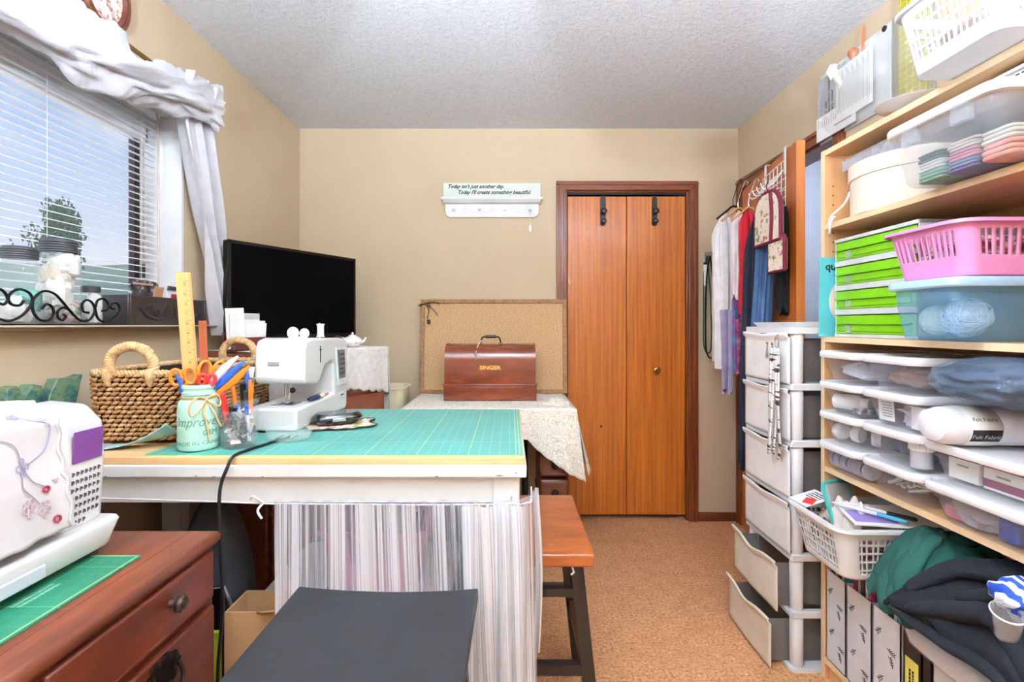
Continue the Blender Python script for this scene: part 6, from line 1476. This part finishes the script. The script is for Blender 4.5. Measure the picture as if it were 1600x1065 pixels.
o = thing('pencil', 'orange brown pencil poking up from the wall pocket', 'pencil', (XR-.018, 1.89, 2.20)); o.rotation_euler = (.05, 0, 0); MB().lathe([(.005, 0), (.005, .19), (.0012, .215)], 6).build('shaft', wood('pencil wood', (190,104,60), (208,124,76), (9,9,1)), o)
o = thing('wooden_stamp', 'round knobbed wooden stamp in the wall pocket', 'stamp', (XR-.018, 1.935, 2.18)); MB().lathe([(.008, 0), (.008, .12), (.013, .13), (.02, .145), (.019, .158), (.008, .168)], 18).build('turned_handle', MATS['pencil wood'], o)
o = thing('card_tube', 'cream card tube leaning out of the wall pocket', 'tube', (XR-.02, 1.985, 2.22)); o.rotation_euler = (-.55, 0, 0); MB().lathe([(.02, 0), (.02, .13), (.017, .13), (.017, .02)], 20).build('tube_wall', CRM, o); MB().box(-.022, -.019, -.018, .018, .07, .13).build('white_tag', PAPER, o)
o = thing('paper_tag', 'small white paper tag on a string above the wall pocket', 'tag', (XR-.006, 2.055, 2.335)); MB().box(-.002, 0, -.028, .028, -.012, .012).build('tag_card', PAPER, o, rot=(.6, 0, 0)); MB().tube([(-.001, -.02, -.012), (-.002, -.05, -.04)], .001, 5).build('tag_string', WHITE, o)
rs = thing('ruler_sleeve', 'clear sleeve of yellow gridded quilting rulers hung on the right wall', 'ruler', (XR-.004, 1.662, 2.005))
sleeve('clear_sleeve', -.085, .085, -.01, .34, .04, POLY, rs); MB().box(-.004, -.001, -.088, .088, -.012, .345).build('backing', M('grey green backing', (158,152,128), .7), rs)
YR_ = clear('yellow acrylic', (214,200,60), .5, .1)
MB().box(-.016, -.013, -.075, .045, .005, .40).build('yellow_ruler', YR_, rs)
q = MB()
for k in range(5): q.box(-.0165, -.016, -.07+.026*k, -.0685+.026*k, .01, .395)
for k in range(16): q.box(-.0165, -.016, -.075, .045, .01+.025*k, .0112+.025*k)
q.build('ruler_grid', M('yellow ink', (226,206,40), .5), rs, smooth=0)
q = MB()
for k in range(14): q.tube([(-.017, -.01+.022*(k % 2)+.004*math.cos(a), .03+.026*k+.004*math.sin(a)) for a in [i*PI/4 for i in range(8)]], .0018, 4, closed=True)
q.build('ruler_dots', MATS['yellow ink'], rs, smooth=0)
MB().lathe([(.004, 0), (.012, -.006), (.010, -.012)], 14, axis='x').build('black_peg', BLACK, thing('wall_peg', 'black peg on the right wall above the ruler sleeve', 'peg', (XR, 1.785, 2.335)))

# ---- bottom: files, binders, white basket, fabric heap
FIL = pattern('white leaf print card', [(.70, (226,229,236)), (.74, (60,60,66))], 26, .6, 3, stretch=(1,1,.7))
FILW = M('white file card', (226,229,236), .6, var=.03)
def sprig(par, x, y, z, s_, an):
    q = MB(); d = (math.cos(an), math.sin(an)); pr_ = (-d[1], d[0])
    def pt(a, b_): return (x, y+s_*(a*d[0]+b_*pr_[0]), z+s_*(a*d[1]+b_*pr_[1]))
    q.tube([pt(0, 0), pt(1, .05)], s_*.04, 4)
    for k in range(4):
        for sg_ in (-1, 1): q.add([pt(.2+.22*k, 0), pt(.34+.22*k, sg_*.1), pt(.5+.22*k, sg_*.28), pt(.3+.22*k, sg_*.2)], [(0,1,2,3)])
    q.build('leaf_print', INK, par, smooth=0)
def mfile(lab, y0, y1):
    t = thing('magazine_file', lab, 'file', (1.088, (y0+y1)/2, S0), 0, 'leaf print magazine files'); w_ = y1-y0-.003
    q = MB(); P = [(0, 0), (.25, 0), (.25, .30), (.08, .30), (0, .305)]
    q.prism(P, -w_/2, -w_/2+.003, 'y'); q.prism(P, w_/2-.003, w_/2, 'y'); q.box(0, .003, -w_/2, w_/2, 0, .305); q.box(.247, .25, -w_/2, w_/2, 0, .30); q.box(0, .25, -w_/2, w_/2, 0, .003); q.build('card_body', FILW, t)
    for k in range(6): sprig(t, -.0006, -w_/2+.02+(w_-.045)*((k*.37) % 1), .03+.045*k, .028, 1.2+k*2.1)
for k, (y0, y1, lab) in enumerate(((1.535, 1.63, 'white leaf print magazine file at the far end of the bottom shelf'), (1.425, 1.532, 'second leaf print magazine file from the far end'), (1.318, 1.422, 'third leaf print magazine file, beside the black binder'))): mfile(lab, y0, y1)
for k, (y, c_, lab) in enumerate(((1.583, (70,150,156), 'teal edged magazines in the far magazine file'), (1.479, (176,70,110), 'pink edged magazines in the second magazine file'), (1.37, (60,140,150), 'teal spined magazines in the third magazine file'))):
    o = thing('magazine_stack', lab, 'magazines', (1.20, y, S0+.004), 0, 'magazines in the leaf print files')
    for i_ in range(5): MB().box(-.10+.004*(i_ % 2), .125, -.038+.0155*i_, -.0235+.0155*i_, 0, .388-.006*(i_ % 3)).build('magazine', M('magazine cover %d%d' % (k, i_), [c_, (226,222,214), (60,60,84), (206,196,180), sh(c_, .7)][i_], .4), o)
def binder(lab, y0, y1, h, m, lbl=None, txt=None, x=1.09):
    t = thing('ring_binder', lab, 'binder', (x, (y0+y1)/2, S0)); w_ = y1-y0-.004
    q = MB(); q.box(0, .004, -w_/2, w_/2, 0, h); q.box(0, .25, -w_/2, -w_/2+.003, 0, h); q.box(0, .25, w_/2-.003, w_/2, 0, h); q.build('cover', m, t, bev=.001); MB().box(.012, .24, -w_/2+.005, w_/2-.005, .006, h-.012).build('pages', PAPER, t)
    if lbl: MB().box(-.001, .0005, -w_/2+.007, w_/2-.007, h*.25, h*.78).build('spine_label', lbl, t)
    if txt == '-': marks(.10, .02, INK, t, (-.0014, 0, h*.52), (PI/2, PI/2, -PI/2), 2, 'spine_print', 9)
    elif txt: text(txt, .016, INK, t, (-.0014, 0, h*.5), (PI/2, PI/2, -PI/2), name='spine_lettering')
binder('black ring binder with a yellow spine label', 1.255, 1.315, .30, M('black vinyl', (24,24,28), .45), M('yellow label', (238,226,110), .6), '-')
binder('black ring binder beside the yellow labelled one', 1.225, 1.253, .295, MATS['black vinyl'])
binder('white and blue ring binder with print on its spine', 1.15, 1.222, .29, M('white blue vinyl', (214,222,236), .45, var=.05), PAPER, 'P2 Topics')
binder('dark purple ring binder on the bottom shelf', 1.08, 1.147, .30, M('dark purple vinyl', (50,40,76), .45), PAPER, '-')
binder('blue ring binder at the near end of the bottom shelf', .98, 1.077, .29, M('blue vinyl', (40,84,170), .45))
binder('white ring binder nearest the camera on the bottom shelf', .86, .977, .29, M('white vinyl', (226,226,232), .45))
FB = S0+.40
basket('notions_basket', 'white lattice basket of sewing notions jutting from the bookcase', 'basket', (1.125, 1.482, FB+.001), 0, .36, .255, .155, .82, WHITE, lambda sd, q, t: .12 < t < .80 and (.14 < q < .86) and (int(q*(60 if sd % 2 == 0 else 48)) % 3 != 0) and (int(t*24) % 4 != 0), cell=(60, 24), rim=.014, radius=.035)
# contents of the notions basket
bzz = FB+.06
o = thing('teal_package', 'clear package with a teal edge at the back of the notions basket', 'package', (1.10, 1.54, bzz+.02)); o.rotation_euler = (-.35, .12, .5)
MB().rbox(.15, .018, .008, 0, .14).build('film', clear('package film', (226,232,232), .5), o)
MB().tube(smoothpath([(-.075, 0, .02), (-.078, 0, .11), (-.06, 0, .142), (.06, 0, .145), (.078, 0, .11), (.075, 0, .02)]), .007, 6).build('teal_edge', M('teal film', (70,180,170), .35), o)
o = thing('seed_packet', 'white packet with a red logo leaning out of the notions basket', 'packet', (1.0, 1.575, bzz+.105)); o.rotation_euler = (.1, -.15, .25)
MB().box(-.055, .055, -.035, .035, 0, .004).build('card', PAPER, o, bev=.001); MB().box(-.045, -.005, -.02, .01, .004, .0048).build('red_logo', M('red logo', (206,44,40), .6), o, rot=(0,0,.4)); q = MB(); [q.box(.0+.012*k, .004+.012*k, -.025, .02, .004, .0046) for k in range(4)]; q.build('fine_print', INK, o, smooth=0)
o = sheet('tissue', lambda u, v: (1.02+.12*u+.02*N3(u*4, v*4, 1), 1.42+.15*v+.03*N3(u*3, v*5, 4), bzz+.045+.085*math.sin(PI*u)*math.sin(PI*min(1, v*1.05))+.05*N3(u*6, v*6, 8)), 26, 26, pattern('cream pink tissue', [(.4, (240,232,224)), (.6, (224,196,180)), (.7, (244,238,234))], 10, .7, 3), solid=.001); tag(o, 'crumpled cream and pink tissue in the notions basket', 'tissue')
lump('brown_trim', 'brown and grey trims in a clear bag at the front of the notions basket', 'trim', (1.055, 1.425, bzz-.01), (.06, .045, .035), pattern('brown grey trims', [(.35, (110,100,104)), (.5, (150,96,74)), (.65, (196,190,192))], 22, .8, 2), 15, .35)
o = thing('white_catalogue', 'white glossy catalogue lying across the notions basket', 'catalogue', (1.14, 1.425, FB+.165), -.25); o.rotation_euler = (.05, -.03, -.25); MB().box(-.12, .13, -.075, .075, 0, .006).build('pages', PAPER, o, bev=.001); MB().box(-.11, .0, -.06, .02, .006, .0065).build('violet_print', M('violet print', (150,130,200), .5), o)
for k, (a, b_, lab) in enumerate((((1.02, 1.50, FB+.182), (1.13, 1.345, FB+.182), 'blue capped craft pen lying on the catalogue'), ((1.05, 1.50, FB+.182), (1.17, 1.36, FB+.182), 'black tipped craft pen lying on the catalogue'))):
    pen('craft_pen', lab, a, b_, .0055, WHITE, cap=[M('sky cap', (70,170,210), .4), BLACK][k])
# quilt batting in plastic, then green and black cloth
bt = thing('wrapped_batting', 'white batting in clear plastic lying along the binders', 'batting', (1.185, 1.08, S0+.305))
def batt(u, v, k=1): 
    return None
R = []
for j in range(0, 15):
    f = j/14; y = .21-.50*f; e_ = math.sqrt(max(.04, 1-(2*f-1)**8)); ring = []
    for i in range(24):
        a = 2*PI*i/24; p = lambda v_, e: math.copysign(abs(v_)**e, v_)
        ring.append((.165*e_*p(math.cos(a), .5)*(1+.03*N3(f*8, math.cos(a)*2, 3)), y, .043+.043*e_*p(math.sin(a), .6)*(1+.2*N3(f*6, math.cos(a)*3, math.sin(a)*3))))
    R.append(ring)
MB().loft(R).build('roll', FELT, bt, smooth=70)
MB().loft([[(x*1.025, y, .043+(z-.043)*1.07) for x, y, z in r] for r in R[1:-1]], False, False).build('clear_wrap', M('clinging film', (214,220,236), .12, alpha=.25, bp=.8, bscale=30), bt, smooth=70)
def heap(name, lab, x0, x1, y0, y1, zb, h, m, seed, ang_=.6, freq=3.0, drop=.1, fa=.034, folds=()):
    """crumpled cloth: sharp creases running one way, rolled front edge that hangs down"""
    ca, sa = math.cos(ang_), math.sin(ang_)
    def f(u, v):
        w1 = N3(u*1.7, v*1.7, seed)*1.1; w2 = N3(u*1.9+7, v*1.9, seed+3)*1.1
        p = (u*ca+v*sa)*freq+w1; q = (-u*sa+v*ca)*freq*.55+w2
        r1 = 1-abs(2*(p-math.floor(p))-1); r1 = r1*r1*(3-2*r1)
        r2 = 1-abs(N3(p*1.3, q*1.6, seed+9))*2.2
        e_ = (math.sin(PI*min(1, max(0, .10+.86*u)))**.5)*(math.sin(PI*min(1, max(0, v*.92+.04)))**.5)
        z = zb+e_*(h+fa*1.3*(r1-.5)+.026*r2+.03*N3(u*2, v*2, seed+5)+.014*(.5-abs(N3(p*2.6, q*3.2, seed+15)))+.006*N3(u*15, v*15, seed))
        k = max(0, 1-u/.16)
        x = x0+(x1-x0)*max(u, .05)+.03*N3(v*3.3, 2, seed)*(1-u)-.012*r1*(1-u)
        z -= k*(drop+.03*N3(v*5, 1, seed))*math.sin(PI*min(1, max(0, v)))**.5
        y = y0+(y1-y0)*v+.02*N3(u*4, v*4, seed+11)
        return (x, y, z)
    t = thing(name, lab, 'cloth', (x0+.1, (y0+y1)/2, zb)); off = Vector((x0+.1, (y0+y1)/2, zb))
    sheet('cloth', lambda u, v: tuple(Vector(f(u, v))-off), 96, 96, m, t, solid=.005)
    for L, r in folds:
        P = smoothpath([tuple(Vector(f(u, v))-off+Vector((0, 0, dz))) for u, v, dz in L], 9); K = len(P)
        R_ = []; prev = None
        for i, p in enumerate(P):
            dd = (P[min(K-1, i+1)]-P[max(0, i-1)]).normalized(); xx = dd.cross(Vector((0, 0, 1))).normalized(); yy = xx.cross(dd); k_ = math.sin(PI*(.06+.88*i/(K-1)))**.6
            R_.append([p+xx*(r*1.7*k_*math.cos(a)*(1+.18*N3(i*.25, math.cos(a), seed)))+yy*(r*k_*math.sin(a)*(1+.25*N3(i*.3, math.sin(a)*2, seed+4))) for a in [2*PI*j/14 for j in range(14)]])
        MB().loft(R_).build('fold', m, t, smooth=80)
    return t
GRC = M('forest green cloth', (31,82,72), .95, var=.08, bp=.15, bscale=60); BKC = M('navy black fleece', (20,23,32), .95, var=.1, scale=20, bp=.2, bscale=70)
heap('green_cloth', 'forest green folded cloth beside the notions basket', 1.0, 1.365, 1.17, 1.345, S0+.37, .20, GRC, 3, .2, 3.4, .10, .03, [([(.1,.95,.0),(.35,.8,.006),(.7,.7,.004)], .016), ([(.06,.7,-.02),(.2,.6,.004),(.55,.5,.008),(.85,.55,0)], .018), ([(.03,.5,-.05),(.06,.62,-.02),(.14,.78,0)], .016), ([(.04,.25,-.05),(.12,.4,0),(.35,.35,.006)], .017)])
heap('black_fleece', 'heap of black fleece spilling over the wrapped batting', .955, 1.365, .82, 1.225, S0+.385, .165, BKC, 21, .75, 2.6, .03, .05, [([(.12,.92,0),(.3,.75,.008),(.42,.5,.012),(.4,.25,.01),(.3,.1,0)], .024), ([(.05,.85,-.01),(.12,.6,.006),(.14,.35,.008),(.1,.12,0)], .022), ([(.5,.9,.0),(.62,.7,.006),(.7,.45,.008),(.66,.2,0)], .026), ([(.2,.7,.004),(.28,.5,.012),(.24,.3,.012),(.14,.2,.004)], .02), ([(.03,.95,-.02),(.02,.6,-.02),(.02,.3,-.02),(.03,.05,-.02)], .013)])
STR = pattern('blue white stripes', [(.42, (40,80,190)), (.55, (236,238,246))], 16, .9, 1, kind='wave', stretch=(1,1,1))
lump('striped_cloth', 'blue and white striped cloth at the near end of the heap', 'cloth', (1.03, .945, S1-.105), (.045, .045, .038), STR, 17, .3)
o = thing('clear_cup', 'clear plastic cup lying on the batting by the near edge', 'cup', (.985, .94, S0+.525)); o.rotation_euler = (.3, -.25, 0); o.scale = (.72, .72, .72); MB().lathe([(.024, 0), (.034, .085), (.037, .088), (.032, .084), (.022, .003)], 24).build('cup_wall', clear('cup plastic', (226,232,238), .3, .1), o); MB().lathe([(.037, .086), (.039, .089), (.036, .092)], 24, bot=False, top=False).build('rim', WHITE, o)
